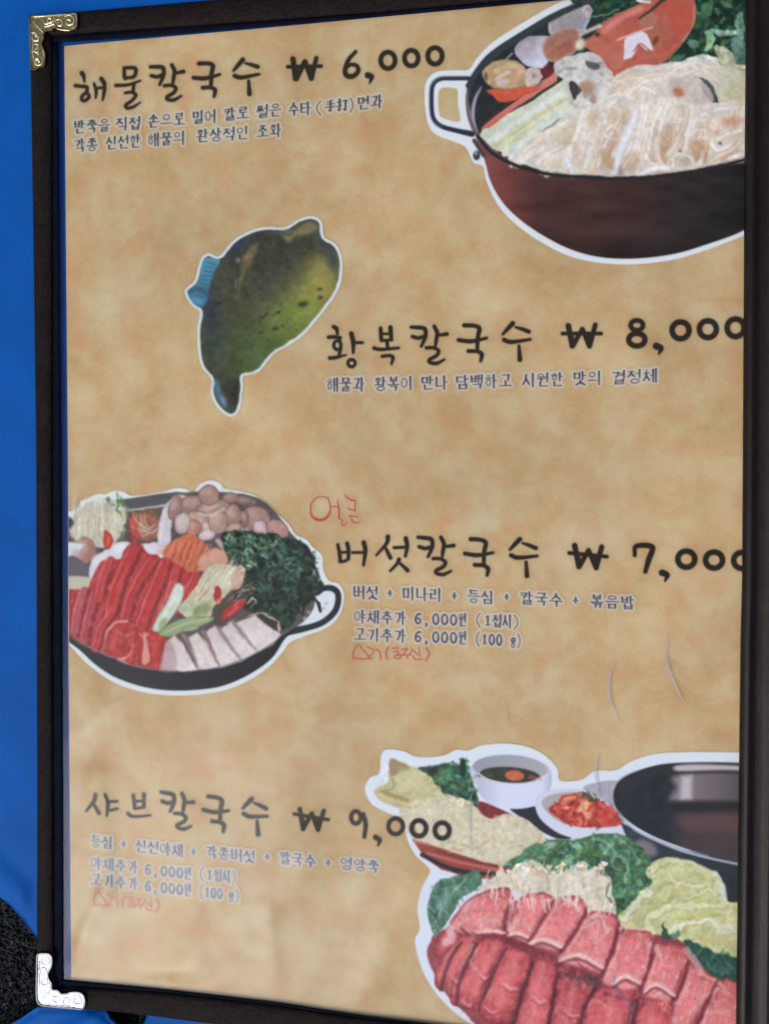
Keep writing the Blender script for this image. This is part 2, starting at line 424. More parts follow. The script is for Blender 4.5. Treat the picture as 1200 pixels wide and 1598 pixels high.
# clams
poly(P1, [(738,210),(760,140),(860,70),(960,28),(1050,28),(1105,80),(1100,150),(1060,220),(1040,270),(900,270),(760,295)], (164,154,146), c2=(140,140,150), ang=60, rim=((196,198,204),5,.85), tex=(9,9,20,12))
poly(P1, [(448,430),(480,370),(560,312),(660,300),(750,318),(775,410),(740,520),(680,575),(560,562),(490,500)], (160,148,150), c2=(204,208,226), ang=55, rim=((182,176,180),3,.6), tex=(9,5,60,12))
poly(P1, [(690,420),(705,350),(790,275),(900,232),(985,245),(1015,310),(975,430),(890,485),(790,525),(720,500)], (160,116,92), c2=(176,108,84), ang=70, rim=((186,160,140),5,.8), tex=(8,5,-20,14))
ell(P1, 880, 400, 70, 40, -20, (160,90,74), soft=6, a=.6)
# shrimp
SH = [(45,310),(110,240),(180,165),(280,100),(400,40),(520,-10),(600,-60),(780,-60),(815,0),(828,90),(800,190),(740,290),(650,390),(560,450),(430,450),(340,480),(270,515),(200,480),(150,410),(90,350)]
poly(P2, SH, (190,94,74), c2=(186,88,68), ang=0, tex=(9,16,-50,22), rim=((206,120,98),2,.5))
stroke(P2, [(190,215),(300,130),(440,60)], 44, (220,138,120), a=.7, soft=5)
poly(P2, [(60,300),(130,250),(200,290),(320,300),(330,400),(300,480),(200,450)], (196,112,86), a=.7, soft=6, tex=(5,5,0,26))
poly(P2, [(470,190),(560,170),(640,200),(600,300),(550,340),(500,280)], (172,104,72), a=.8, soft=4, tex=(4,6,0,30))
poly(P2, [(430,130),(500,80),(560,120),(540,180),(450,190)], (176,118,92), a=.8, soft=4)
poly(P2, [(620,20),(700,0),(780,40),(760,180),(680,250),(640,150)], (198,82,58), a=.6, soft=6)
poly(P2, [(320,420),(330,280),(370,235),(440,212),(490,240),(515,300),(528,348),(480,350),(430,300),(410,350),(380,400)], (216,214,222), sm=False, tex=(3,8,70,16))
stroke(P2, [(280,280),(340,255),(420,225)], 14, (220,176,160)); stroke(P2, [(440,215),(520,190)], 12, (206,170,150))
stroke(P2, [(395,350),(440,300),(500,350)], 9, (160,90,74)); ell(P2, 545,280,16,34,30,(130,66,48),soft=3)
stroke(P2, [(430,130),(520,62),(620,-20)], [14,20,26], (72,60,56)); stroke(P2, [(812,40),(800,180),(730,290)], 10, (212,146,130), a=.8)
stroke(P2, [(420,0),(500,10)], 26, (214,196,184)); ell(P2, 140, 238, 20, 16, 0, (96,52,44), soft=3); stroke(P2,[(350,470),(460,400),(600,380),(690,310)],16,(212,112,78),a=.6,soft=4)
# shell and crumb beside the shrimp
CL = [(790,530),(900,480),(1060,440),(1160,470),(1230,560),(1290,640),(1240,800),(1120,880),(1000,950),(940,880),(880,800),(870,680),(800,620)]
poly(P1, CL, (204,200,190), tex=(7,7,0,50))
scatter(P1, CL, 46, [(222,220,214),(186,176,160),(150,140,126),(214,200,176),(120,116,108)], 48, 26, 20, 60, a=.55, seed=8, soft=2.5)
poly(P1, [(925,700),(960,690),(1015,745),(1000,800),(960,865),(930,790)], (72,68,62)); ell(P1, 1070, 740, 60, 70, 20, (162,126,96), soft=4, a=.85)
poly(P1, [(1050,540),(1100,515),(1170,560),(1160,600),(1090,585)], (92,94,94), soft=2); ell(P1, 940, 590, 50, 12, 5, (150,156,150), soft=2); ell(P1, 1120,840,30,40,0,(172,136,118),soft=3,a=.8)
stroke(P1, [(1010,300),(1080,260),(1180,220)], 30, (212,200,184), a=.9, soft=3); ell(P1, 1010,380,40,50,30,(212,202,176),soft=3)
organic(A, NO, 1.3); organic(A, G1, 3.2, 6, 1); organic(P2, SH, 1.0, 6, .12); organic(P1, CL, 2.6, 6, .25)
organic(P1, [(160,640),(300,500),(560,560),(700,560),(800,540),(770,700),(560,820),(300,880),(200,780)], 2.2)
organic(P1, [(440,420),(760,140),(1000,10),(1120,100),(1030,400),(760,540),(560,570)], 1.0); organic(P3, [(140,460),(320,300),(740,40),(860,60),(890,250),(420,650)], 1.0)
organic(P2, [(640,460),(860,370),(1190,470),(1190,740),(980,720)], 1.6)
calm(P2, SH, 0.9, .15); calm(A, NO, 1.3, .28)
# rim
stroke(P1, [(1400,-160),(1060,10),(760,150),(520,300),(330,420),(190,550),(100,660),(62,780),(52,900),(70,1010),(110,1110)], [50,50,56,62,62,58,46,34,26,24,24], (58,66,68), soft=1.6)
stroke(P1, [(165,745),(118,840),(98,940),(104,1040),(140,1140)], [12,26,30,26,18], (156,156,170), soft=2.5)
stroke(P1, [(430,455),(395,490),(370,520)], 14, (150,156,152))
stroke(A, [(192,300),(190,340),(200,400),(226,455),(268,502),(340,545)], [7,9,12,14,12,8], (120,92,88), soft=2)
stroke(A, [(226,455),(270,508),(350,552),(450,580),(560,591),(700,597),(850,587),(1000,562),(1150,525)], 11, (52,48,48), soft=1.6)
stroke(A, [(480,578),(560,584),(700,589),(850,578),(1000,552),(1150,514)], 3.2, (176,166,158), a=.8)
# handle with the paper showing through it
stroke(A, [(196,262),(140,262),(104,263),(82,275),(72,300),(72,370),(82,404),(108,424),(160,438),(206,448)], [14,14,15,15,15,15,15,15,16,20], (52,52,70), soft=1.6)
stroke(A, [(190,255),(110,257),(78,274),(66,300),(66,370),(76,404),(104,428)], 4, (120,130,150), a=.7)
ell(A, 222, 520, 12, 16, 0, (70,72,76)); stroke(A, [(214,470),(246,520)], 14, (86,70,66)); ell(A, 220,512,5,6,0,(150,150,156))
p = cr(A([(98,300),(150,295),(160,310),(160,350),(168,398),(156,408),(112,396),(97,380)]), True, 5)
sl, X, Y = box(p, 3); ALP[sl] *= np.clip(0.5 + sdpoly(p, X, Y) / 1.4, 0, 1)

# ---- puffer fish
CUR[0] = 2
F = K(270, 320, 4.138)
FO = [(300,330),(380,240),(450,190),(550,150),(640,140),(715,145),(760,125),(820,90),(880,72),(930,82),(962,115),(975,205),(1040,245),(1078,300),(1094,380),(1088,480),(1060,560),(1000,650),(920,750),(840,840),(740,910),(660,955),(610,1010),(560,1070),(500,1100),(455,1108),(450,1200),(430,1320),(400,1358),(365,1365),(310,1330),(265,1270),(245,1200),(248,1125),(190,1050),(165,950),(160,800),(175,690),(130,655),(85,590),(85,540),(140,490),(165,400),(190,335),(235,312)]
poly(F, FO, (206,216,216), soft=1.5)
def fishf(X, Y, c):
    x = (X - 270) * 4.138; y = (Y - 320) * 4.138
    base = np.array([80,82,58], np.float32) * np.ones(X.shape + (1,), np.float32)
    def blob(b, cx, cy, rx, ry, rot, col, k=1.0):
        r = math.radians(rot); u = ((x - cx) * math.cos(r) + (y - cy) * math.sin(r)) / rx; v = (-(x - cx) * math.sin(r) + (y - cy) * math.cos(r)) / ry
        t = (np.exp(-(u * u + v * v)) * k)[..., None]
        return b * (1 - t) + np.array(col, np.float32) * t
    for a in [(620,330,330,190,0,(68,68,54),.9),(400,700,180,260,0,(74,78,54),.9),(900,620,280,150,-52,(154,148,60),1),(740,760,300,140,-42,(120,138,56),1),(970,480,120,170,-10,(156,144,68),.85),(580,960,230,100,-25,(92,112,46),.9),(480,1040,120,50,0,(104,114,52),.8),(330,950,150,200,0,(70,84,52),.8),(500,850,160,120,0,(80,96,50),.7),(260,800,60,300,0,(56,70,70),.6),(420,230,160,60,-35,(52,66,84),.9),(230,660,50,90,0,(54,62,84),.8),(950,190,50,90,0,(66,96,96),.7),(1030,330,40,140,-10,(52,66,74),.7),(860,180,80,40,-20,(140,120,70),.6),(840,250,120,70,0,(60,60,48),.8),(550,1040,60,60,0,(62,100,70),.5),(740,170,60,20,0,(110,140,110),.5),(360,1200,70,120,0,(62,60,50),.9)]:
        base = blob(base, *a)
    base += (fbm(X / 3.0, Y / 3.0) - .5)[..., None] * 10 + (fbm(X / 11, Y / 11) - .5)[..., None] * 22
    return base
poly(F, FO, (60,60,50), inset=4.2, soft=1.4, fn=fishf)
poly(F, [(205,345),(290,350),(300,385),(262,450),(235,540),(215,630),(185,662),(140,640),(102,585),(108,545),(160,500),(180,420)], (78,146,170), c2=(58,112,140), ang=70, tex=(5,5,0,22), soft=2)
for i in range(9): stroke(F, [(285 - i*7, 385 + i*26), (225 - i*9, 372 + i*27)], 7, (52,86,104), a=.7, soft=2)
stroke(F, [(110,560),(170,540),(240,590)], 26, (56,84,96), a=.7, soft=5); ell(F, 160,620,40,24,20,(74,150,172),soft=5,a=.8)
poly(F, [(438,365),(480,300),(548,238),(535,310),(500,380),(462,430),(432,540),(412,590),(425,500),(450,430)], (140,122,72), tex=(4,4,0,50), soft=7, a=.6)
stroke(F, [(460,350),(500,320)], 20, (160,134,80), a=.4, soft=7); ell(F, 420,355,12,16,0,(140,156,150),soft=4,a=.7); ell(F, 405,510,8,34,10,(120,120,120),soft=3,a=.6)
poly(F, [(705,200),(770,190),(830,130),(895,108),(925,150),(870,185),(800,190),(760,240),(735,240)], (146,132,78), tex=(4,4,0,50), soft=5, a=.65)
for x, y, r in [(840,642,30),(952,600,20),(945,542,18),(660,800,20),(680,692,18),(600,708,15),(575,725,13),(520,750,14),(570,822,16),(705,775,11),(620,875,10),(800,810,11),(580,610,9),(700,640,8),(780,700,7),(750,860,8),(470,800,8),(650,715,9)]:
    ell(F, x, y, r, r * .55, -10, (62,64,34), soft=3, a=.8)
ell(F, 780, 530, 12, 9, 0, (120,124,110), soft=3, a=.7)
poly(F, [(262,1150),(290,1130),(310,1200),(350,1280),(330,1310),(285,1250)], (84,124,156), soft=6, a=.7); ell(F, 325,1262,12,30,-20,(116,152,182),soft=4,a=.6)
ell(F, 405, 1210, 22, 70, 5, (52,46,46), soft=6, a=.7); ell(F, 370,1320,26,14,0,(52,80,92),soft=5,a=.6)

organic(F, [(300,350),(550,180),(880,100),(1060,330),(1060,540),(830,820),(560,1050),(430,1300),(360,1330),(200,1000),(200,680)], 1.3)

# ---- mushroom and beef pan
CUR[0] = 3
M = K(90, 730, 2.553); M1 = K(95, 740, 5.106); M2 = K(300, 740, 4.8); M3 = K(95, 890, 5.106); M4 = K(300, 880, 4.8)
MO = [(20,182),(48,175),(75,165),(100,132),(160,105),(190,106),(225,92),(265,97),(300,112),(400,100),(470,82),(510,85),(543,98),(560,72),(600,52),(640,58),(668,84),(720,92),(795,115),(832,150),(880,187),(920,225),(950,268),(990,285),(1015,315),(1052,350),(1058,405),(1080,450),(1118,462),(1140,500),(1134,560),(1104,612),(1052,647),(980,672),(925,697),(893,738),(842,793),(760,848),(660,888),(560,903),(460,907),(340,893),(230,857),(140,798),(90,752),(40,698),(20,690)]
poly(M, MO, (212,222,220), soft=1.6)
stroke(M, [(1035,498),(1062,480),(1098,482),(1118,508),(1108,566),(1062,612),(1000,636),(905,656)], [22,22,24,24,24,24,24,30], (46,46,58), soft=1.6)
def panf(X, Y, c):
    x = (X - 90) * 2.553
    return np.stack([np.interp(x, [50, 200, 420, 700, 900], v) for v in ([50,42,32,26,30],[50,46,42,34,32],[60,56,54,46,46])], -1) + (fbm(X/20, Y/8)-.5)[...,None]*10
poly(M, [(20,640),(48,650),(110,700),(200,746),(300,785),(420,806),(540,806),(660,785),(780,740),(870,680),(895,640),(950,640),(905,682),(852,760),(762,824),(660,868),(560,884),(450,887),(340,872),(230,834),(150,782),(90,726),(20,672)], (50,55,65), fn=panf, soft=1.5)
poly(M, [(60,200),(200,140),(300,120),(520,95),(800,120),(930,260),(1010,360),(1020,560),(880,680),(700,770),(440,800),(200,740),(40,640),(40,220)], (92,84,80), tex=(9,9,0,20), soft=2)
stroke(M, [(270,152),(340,140),(480,124)], 24, (84,90,90), soft=2); stroke(M, [(280,172),(360,160),(450,148)], 10, (168,172,168), soft=2)
# enoki bundle, left
EN = [(52,215),(80,180),(110,150),(165,122),(220,126),(262,150),(278,190),(262,250),(230,300),(180,320),(100,300),(52,270)]
poly(M, EN, (196,190,166), tex=(3,12,10,50), soft=2)
for i in range(46):
    x = rs.uniform(60, 255); y = rs.uniform(150, 270)
    stroke(M, [(x + 5, y - 45), (x, y), (x - 4 + rs.uniform(-6, 6), y + 36)], rs.uniform(3, 6), rs.choice([(214,210,190),(204,196,166),(176,168,134),(222,222,212),(160,150,120)]), a=.6)
for i in range(12): ell(M, rs.uniform(95,215), rs.uniform(118,150), 7, 7, 0, (214,216,206), soft=2, a=.8)
scatter(M, [(200,120),(240,108),(290,140),(285,190),(240,180),(210,150)], 34, [(84,132,74),(58,96,60),(120,156,104),(150,170,130)], 20, 9, 70, 50, seed=11)
scatter(M, [(225,180),(275,180),(270,290),(240,300)], 22, [(170,176,130),(196,196,160),(120,120,80)], 30, 6, 80, 20, seed=12)
ell(M, 50, 218, 12, 20, 0, (70,74,80), soft=3)
ell(M, 108, 330, 48, 52, 0, (164,118,98), rim=((124,90,80),3,.5), tex=(8,8,0,20)); ell(M, 92,310,34,22,30,(192,160,140),soft=6,a=.8)
poly(M, [(20,290),(70,300),(108,305),(92,330),(70,362),(20,350)], (206,214,218), sm=False, soft=2); ell(M, 80,345,26,22,0,(186,160,160),soft=5,a=.7)
poly(M, [(20,380),(60,350),(110,380),(140,400),(132,440),(20,442)], (100,96,100), soft=3); poly(M, [(20,438),(134,438),(150,470),(110,510),(20,520)], (186,190,156), soft=3)
WC = [(128,440),(135,375),(180,335),(230,300),(285,296),(310,330),(300,370),(210,380),(160,440)]
poly(M, WC, (206,208,208), rim=((176,176,178),3,.5), tex=(6,6,0,14)); ell(M, 250,320,26,18,-20,(220,224,222),soft=4); ell(M, 165,365,26,20,-30,(216,216,216),soft=4)
poly(M, [(320,310),(360,300),(430,300),(440,340),(410,360),(360,345)], (208,206,208), tex=(6,6,0,16)); ell(M, 405,335,14,12,0,(214,180,164),soft=3)
ell(M, 350, 232, 66, 62, 0, (160,104,74), rim=((120,72,54),4,.6), tex=(20,4,-10,24)); 
stroke(M, [(300,205),(350,180),(405,205)], 10, (136,84,60), a=.7, soft=3)
for i in range(12):
    x = rs.uniform(290, 350); y = rs.uniform(190, 260)
    stroke(M, [(x, y - 22), (x + rs.uniform(-4, 12), y + 6), (x + rs.uniform(8, 40), y + 28)], 3.5, (208,176,150), a=.8)
for p in [[(340,262),(385,225)],[(345,275),(400,240)],[(330,250),(380,262)]]: stroke(M, p, 4, (206,186,170))
scatter(M, [(285,190),(310,185),(330,250),(322,300),(290,300)], 30, [(196,46,50),(212,70,62),(170,40,44)], 26, 8, 80, 30, seed=13)
poly(M, [(183,262),(192,248),(215,275),(224,292),(212,320),(192,322)], (196,64,48), rim=((160,40,36),2,.6)); stroke(M,[(200,275),(205,305)],8,(224,110,80),a=.8)
# king oyster mushroom
poly(M, [(395,300),(405,230),(420,165),(450,125),(490,105),(520,118),(510,160),(470,190),(455,240),(450,300),(420,318)], (190,178,170), c2=(206,204,206), ang=100, rim=((150,128,114),3,.5)); stroke(M, [(428,170),(415,240),(408,300)], 14, (214,212,216), a=.7, soft=4)
def mush(x, y, rx, ry, r, c, hi=(206,176,160), sh=(112,84,74)):
    ell(M, x, y, rx, ry, r, c, rim=(sh, 3.2, .75), soft=1.8, tex=(6,6,0,14)); ell(M, x - rx * .2, y - ry * .25, rx * .55, ry * .45, r, hi, soft=6, a=.5)
BR = (160,124,106)
mush(540,150,60,40,0,(150,118,104)); mush(470,160,26,52,20,(156,120,104)); mush(620,165,72,38,-12,(166,132,116)); mush(745,132,48,18,8,(128,104,92)); mush(690,120,36,24,0,(150,120,106))
mush(603,108,42,42,0,(168,130,116),(196,158,142)); mush(700,190,36,44,10,(164,126,108)); mush(560,215,56,46,10,(174,140,122)); mush(540,240,34,36,0,(184,124,100)); mush(498,222,32,46,10,(190,170,162),(214,206,200)); mush(640,215,40,50,0,(170,140,124),(200,172,154))
mush(790,205,58,54,10,(166,130,116),(190,158,144)); mush(720,245,52,26,0,(176,142,126)); mush(808,240,32,36,10,(190,162,156),(222,208,206)); mush(876,245,50,36,30,(176,132,120),(200,158,146)); mush(598,268,38,22,-15,(208,186,182),(224,212,210)); mush(745,205,20,36,0,(150,112,96))
stroke(M, [(560,180),(610,188),(665,165)], 12, (206,180,164), a=.8, soft=3); stroke(M, [(590,230),(600,260)], 24, (212,196,190), a=.8, soft=3); stroke(M, [(640,290),(690,350)], 22, (196,170,150), a=.9, soft=3)
# carrot sticks
CA = [(415,345),(440,305),(480,280),(525,265),(580,290),(608,350),(585,400),(520,430),(470,420),(440,370)]
poly(M, CA, (204,104,68), tex=(22,3,-62,60)); 
for i in range(14):
    x = 440 + i * 12; stroke(M, [(x - 22, 395 + rs.uniform(-10, 10)), (x + 16, 290 + abs(x - 520) * .18)], 5, rs.choice([(222,136,96),(184,78,48),(214,120,80),(226,150,116)]), a=.75)
poly(M, [(560,380),(620,320),(680,350),(660,400),(600,420)], (206,150,124), soft=4, tex=(14,3,-30,30))
# greens
GR = [(655,275),(700,250),(850,262),(920,278),(985,300),(1015,350),(1030,400),(1045,440),(1060,470),(1030,500),(1010,540),(960,580),(935,625),(890,645),(820,590),(760,570),(745,480),(725,400),(680,360)]
poly(M, GR, (40,62,50), tex=(7,7,0,40), soft=2)
scatter(M, GR, 330, [(52,88,64),(66,108,80),(38,62,50),(28,44,38),(82,124,94),(34,56,46)], 26, 11, -20, 90, seed=21)
scatter(M, [(660,280),(700,255),(790,270),(880,290),(850,350),(760,420),(720,400),(680,360)], 110, [(124,162,124),(92,140,100),(148,180,146),(66,108,78)], 20, 8, 60, 60, seed=22, a=.8)
scatter(M, [(820,320),(920,300),(980,380),(960,460),(850,450)], 60, [(82,128,104),(108,152,126),(62,102,82)], 24, 8, 10, 70, seed=23, a=.8)
scatter(M, [(760,450),(900,400),(1000,460),(940,560),(800,560)], 80, [(30,48,42),(48,80,62),(26,40,38),(60,98,76)], 26, 10, 0, 90, seed=24, a=.6)
stroke(M, [(910,560),(935,500),(925,470)], 10, (64,92,60), a=.7); scatter(M, [(960,290),(1020,340),(1035,400),(1000,390)], 20, [(60,56,52),(44,44,42)], 22, 12, 50, 30, seed=25)
for p in [[(1000,520),(1030,528),(1045,575)],[(1040,540),(1048,572)],[(985,540),(975,585)],[(1025,455),(1050,470),(1048,495)]]: stroke(M, p, [14,10,5], (44,58,50))
for i in range(20): ell(M, 1028 + rs.uniform(-14, 22), rs.uniform(335, 460), 4, 4, 0, rs.choice([(60,80,66),(206,216,216),(150,160,160)]), soft=1.6, a=.8)
for p in [(1000,575),(1070,540),(1060,560),(985,600)]: ell(M, p[0], p[1], 7, 6, 0, (170,168,176), soft=2, a=.8)
# beef
BE = [(30,650),(40,500),(70,484),(120,482),(135,445),(165,385),(190,365),(250,365),(265,330),(290,302),(330,312),(370,345),(410,360),(440,362),(475,385),(520,415),(562,420),(565,450),(530,520),(470,560),(430,600),(385,650),(440,690),(430,800),(410,806),(300,782),(200,744),(110,700)]
poly(M, BE, (184,54,56), tex=(7,22,24,36), soft=2)
for p, w, c in [([(72,655),(84,560),(108,486)],36,(184,78,90)),([(108,690),(128,590),(152,498)],36,(176,62,74)),([(165,520),(188,430),(212,366)],40,(194,60,58)),([(215,600),(240,470),(315,318)],56,(190,46,46)),([(150,722),(178,640),(232,556)],34,(190,54,58)),([(265,620),(306,490),(385,362)],44,(188,50,48)),([(480,570),(518,500),(556,428)],40,(190,54,54)),([(400,640),(446,520),(478,402)],40,(194,58,56)),([(325,660),(372,530),(432,384)],52,(192,48,46))]:
    q = np.array(p, float); n_ = np.array([-1.0, -.35])
    stroke(M, q + 5, np.array([w * .8, w, w * .7]) * 1.1, (112, 30, 36), a=.75, soft=3)
    stroke(M, q, [w * .8, w, w * .7], c, a=.95, soft=2)
    stroke(M, q - n_ * -w * .38, [4, 7, 4], (222, 122, 112), a=.75, soft=2)
    stroke(M, q - n_ * w * .12, [w * .1, w * .3, w * .1], np.array(c) + [18, 16, 14], a=.5, soft=5)
    stroke(M, q - n_ * w * .36, [4, 8, 4], np.array(c) * .75, a=.7, soft=3)
scatter(M, BE, 120, [(220,112,104),(206,80,74),(150,36,42)], 20, 3.5, -62, 22, a=.5, seed=31)
poly(M, [(185,735),(190,660),(225,615),(265,605),(300,625),(335,655),(330,700),(300,765),(240,765)], (184,52,52), rim=((206,110,100),2,.5), tex=(6,9,0,30)); poly(M, [(275,770),(290,700),(330,655),(400,660),(445,695),(440,790),(412,806),(330,790)], (186,44,42), rim=((150,34,36),2.5,.5), tex=(6,10,0,26))
for p, w, c in [([(185,725),(195,670),(230,618),(278,612)],9,(214,172,152)),([(200,700),(212,650)],7,(150,60,54)),([(350,768),(352,720),(345,655)],[30,22,8],(214,164,142)),([(325,665),(345,675),(360,660)],8,(220,140,120)),([(255,770),(290,740),(305,690)],7,(214,140,124)),([(245,650),(270,670),(300,660)],8,(206,96,92)),([(300,785),(310,720)],9,(156,34,36)),([(240,765),(268,755)],10,(216,170,140))]:
    stroke(M, p, w, c, a=.85, soft=1.8)
for p, w, c in [([(300,690),(296,760)],12,(206,70,64)),([(235,640),(222,720)],16,(206,76,74)),([(275,640),(262,730)],14,(160,40,42)),([(380,680),(392,780)],24,(200,56,52)),([(418,700),(412,790)],10,(150,34,36)),([(310,640),(306,700)],10,(150,38,40)),([(325,700),(322,780)],14,(170,38,40)),([(205,620),(190,660),(186,730)],6,(140,40,40))]: stroke(M, p, w, c, a=.7, soft=4)
# leeks, cabbage, chillies
CB = [(480,560),(530,505),(570,440),(610,390),(660,385),(735,398),(742,440),(700,480),(660,520),(630,570),(580,605),(520,600)]
poly(M, CB, (196,188,152), tex=(20,4,-55,50), soft=2)
for i in range(34):
    x = rs.uniform(520, 720); y = 1050 - x * .95 + rs.uniform(-50, 60)
    if not inside(cr(M(CB), True, 4), *M([(x, y)])[0]): continue
    stroke(M, [(x - 24, y + 34), (x, y), (x + 22, y - 30)], rs.uniform(4, 8), rs.choice([(216,212,190),(176,170,120),(206,206,180),(222,222,210),(184,152,116)]), a=.7)
ell(M, 575, 565, 40, 22, -20, (124,146,84), soft=5, a=.8); ell(M, 520,550,36,20,-30,(170,180,144),soft=5,a=.8); poly(M, [(690,440),(720,390),(745,400),(738,460),(705,490)], (200,172,142), tex=(10,3,-50,30))
poly(M, [(620,560),(660,520),(700,560),(670,620),(625,625)], (84,76,60), soft=4); poly(M, [(700,490),(790,500),(820,560),(760,570)], (44,56,46), soft=4)
poly(M, [(378,640),(410,580),(440,520),(458,478),(484,458),(506,476),(496,530),(465,585),(420,640),(395,655)], (190,204,176), c2=(206,214,204), ang=-60, rim=((132,152,104),3,.8))
stroke(M, [(395,632),(440,570),(470,510)], 8, (214,222,206), a=.8, soft=3); ell(M, 420,620,14,26,30,(140,160,96),soft=4,a=.7)
poly(M, [(398,662),(440,625),(500,600),(560,592),(618,594),(612,612),(560,635),(500,655),(440,674)], (140,160,108), rim=((96,116,76),2.5,.7), c2=(156,172,126), ang=0); stroke(M, [(430,655),(520,618),(600,602)], 7, (180,194,150), a=.8, soft=3)
ell(M, 530, 640, 36, 12, -8, (150,168,124), rim=((96,112,76),2,.7))
ell(M, 636, 500, 15, 32, 5, (186,48,44), rim=((140,34,36),2,.6)); ell(M, 640,530,8,12,0,(220,120,90),soft=2)
poly(M, [(650,605),(665,570),(705,530),(750,525),(742,552),(700,590),(665,610)], (188,50,50), rim=((138,34,40),3,.6)); stroke(M,[(680,590),(720,550)],7,(226,120,104),a=.8,soft=2)
for i in range(18):
    x = rs.uniform(690, 790); y = rs.uniform(470, 545)
    stroke(M, [(x - 20, y + 16), (x, y - 6), (x + 16, y + rs.uniform(-18, 20))], 3.6, rs.choice([(190,166,140),(206,186,160),(150,124,96),(100,86,70)]), a=.75)
# tofu slices, each with its shaded side
TF = [[(410,802),(428,700),(466,664),(500,700),(560,808),(500,812)],[(522,676),(556,656),(600,700),(648,797),(562,809)],[(592,655),(628,630),(682,690),(733,772),(648,799)],[(648,645),(692,612),(752,670),(797,737),(733,772)],[(704,618),(786,588),(840,625),(892,663),(860,704),(797,738)]]
for t in TF:
    poly(M, t, (204,190,182), c2=(218,210,202), ang=80, tex=(7,7,0,16), rim=((160,138,138),3,.55), sm=False, soft=2)
for p in [[(505,670),(540,740),(562,806)],[(580,655),(615,730),(650,797)],[(640,640),(690,710),(735,770)],[(700,615),(750,680),(798,735)]]:
    stroke(M, p, [18,14,5], (150,122,120), a=.75, soft=3)
poly(M, [(410,802),(430,700),(450,690),(470,740),(472,810)], (172,140,140), a=.7, soft=4)
poly(M, [(800,590),(840,585),(880,625),(890,650),(850,640)], (60,60,52), soft=3); stroke(M, [(760,590),(820,580),(862,600),(885,640)], 8, (170,148,130), a=.9)
ell(M, 884, 637, 8, 16, 0, (186,160,148), soft=2)
organic(M, BE, 1.6); organic(M, GR, 3.6, 6, 1); organic(M, CB, 2.4); organic(M, EN, 2.6); organic(M, [(280,180),(410,170),(430,300),(600,300),(600,420),(420,400),(300,320)], 2.0)
organic(M, [(420,120),(600,70),(800,130),(930,250),(850,280),(560,290),(440,250)], 1.6); organic(M, [(410,802),(430,690),(700,610),(890,660),(640,800)], 1.3); organic(M, [(180,740),(230,610),(440,690),(412,806)], 2.2)
organic(M, [(600,560),(700,500),(800,480),(790,600),(650,620)], 2.4)
stroke(M, [(20,634),(48,652),(110,704),(200,750),(300,788),(420,810)], 5, (150,120,124), a=.8); stroke(M, [(420,810),(540,812),(660,790),(780,745),(870,690)], 4, (70,80,90), a=.8)

# ---- beef platter, side dishes and stock pan
CUR[0] = 4
S = K(560, 1150, 1.875); S1 = K(560, 1150, 5.4545); S2 = K(720, 1150, 4.615); S3 = K(940, 1160, 5.4545); S4 = K(640, 1310, 5.4545); S5 = K(780, 1290, 5.4545); S6 = K(950, 1320, 5.714); S7 = K(640, 1430, 4.615); S8 = K(880, 1410, 4.286)
SO = [(18,155),(32,120),(60,106),(64,60),(80,38),(130,42),(160,56),(200,60),(250,54),(285,38),(320,40),(360,25),(430,20),(500,32),(550,60),(580,95),(588,128),(650,126),(690,100),(750,98),(800,70),(870,50),(960,45),(1050,45),(1110,46),(1170,48),(1260,56),(1300,120),(1300,990),(600,990),(440,920),(360,860),(300,822),(240,767),(195,702),(170,632),(165,590),(178,560),(172,500),(185,440),(208,396),(200,378),(165,345),(142,300),(128,245),(80,220),(38,196)]
poly(S, SO, (212,222,228), c2=(204,216,226), ang=90, soft=1.8)
poly(S, [(225,700),(200,640),(210,600),(260,560),(600,460),(1060,650),(1200,720),(1200,990),(560,990),(300,800)], (150,60,70), soft=3)
# lettuce behind
LT = [(172,92),(215,88),(250,76),(290,85),(305,60),(322,85),(345,110),(350,190),(375,215),(300,200),(240,165),(205,125)]
poly(S, LT, (46,92,66), tex=(6,6,0,40), soft=2); scatter(S, LT, 80, [(84,146,96),(58,112,74),(34,66,52),(110,164,118),(28,50,46)], 22, 10, 60, 60, seed=41)
poly(S1, [(520,270),(700,235),(780,230),(700,330),(640,340)], (44,70,56), soft=3, a=.8); poly(S1, [(860,300),(885,175),(920,260),(900,340)], (32,58,52), soft=2); ell(S1, 740,330,60,80,0,(96,158,104),soft=10,a=.6)
# red tray
poly(S, [(350,190),(400,205),(470,240),(540,290),(560,320),(520,330),(440,260),(360,240)], (138,44,50), soft=2, tex=(6,6,0,14)); poly(S, [(440,205),(520,205),(545,240),(620,290),(590,300),(540,280),(480,240)], (44,50,62), soft=2.5)
poly(S, [(155,298),(260,320),(430,370),(520,400),(440,420),(330,412),(240,388),(190,350)], (158,64,56), soft=2, sm=False)
stroke(S, [(165,302),(280,328),(450,378)], 14, (196,118,92), soft=3); stroke(S, [(200,340),(300,368),(420,392)], 8, (196,110,106), a=.8, soft=3); stroke(S, [(185,345),(260,382),(340,400)], 12, (44,34,50), soft=3); stroke(S, [(280,392),(350,400),(420,402)], 10, (40,44,48), soft=3)
stroke(S, [(230,335),(330,362),(440,385)], 6, (120,42,42), a=.8, soft=2)
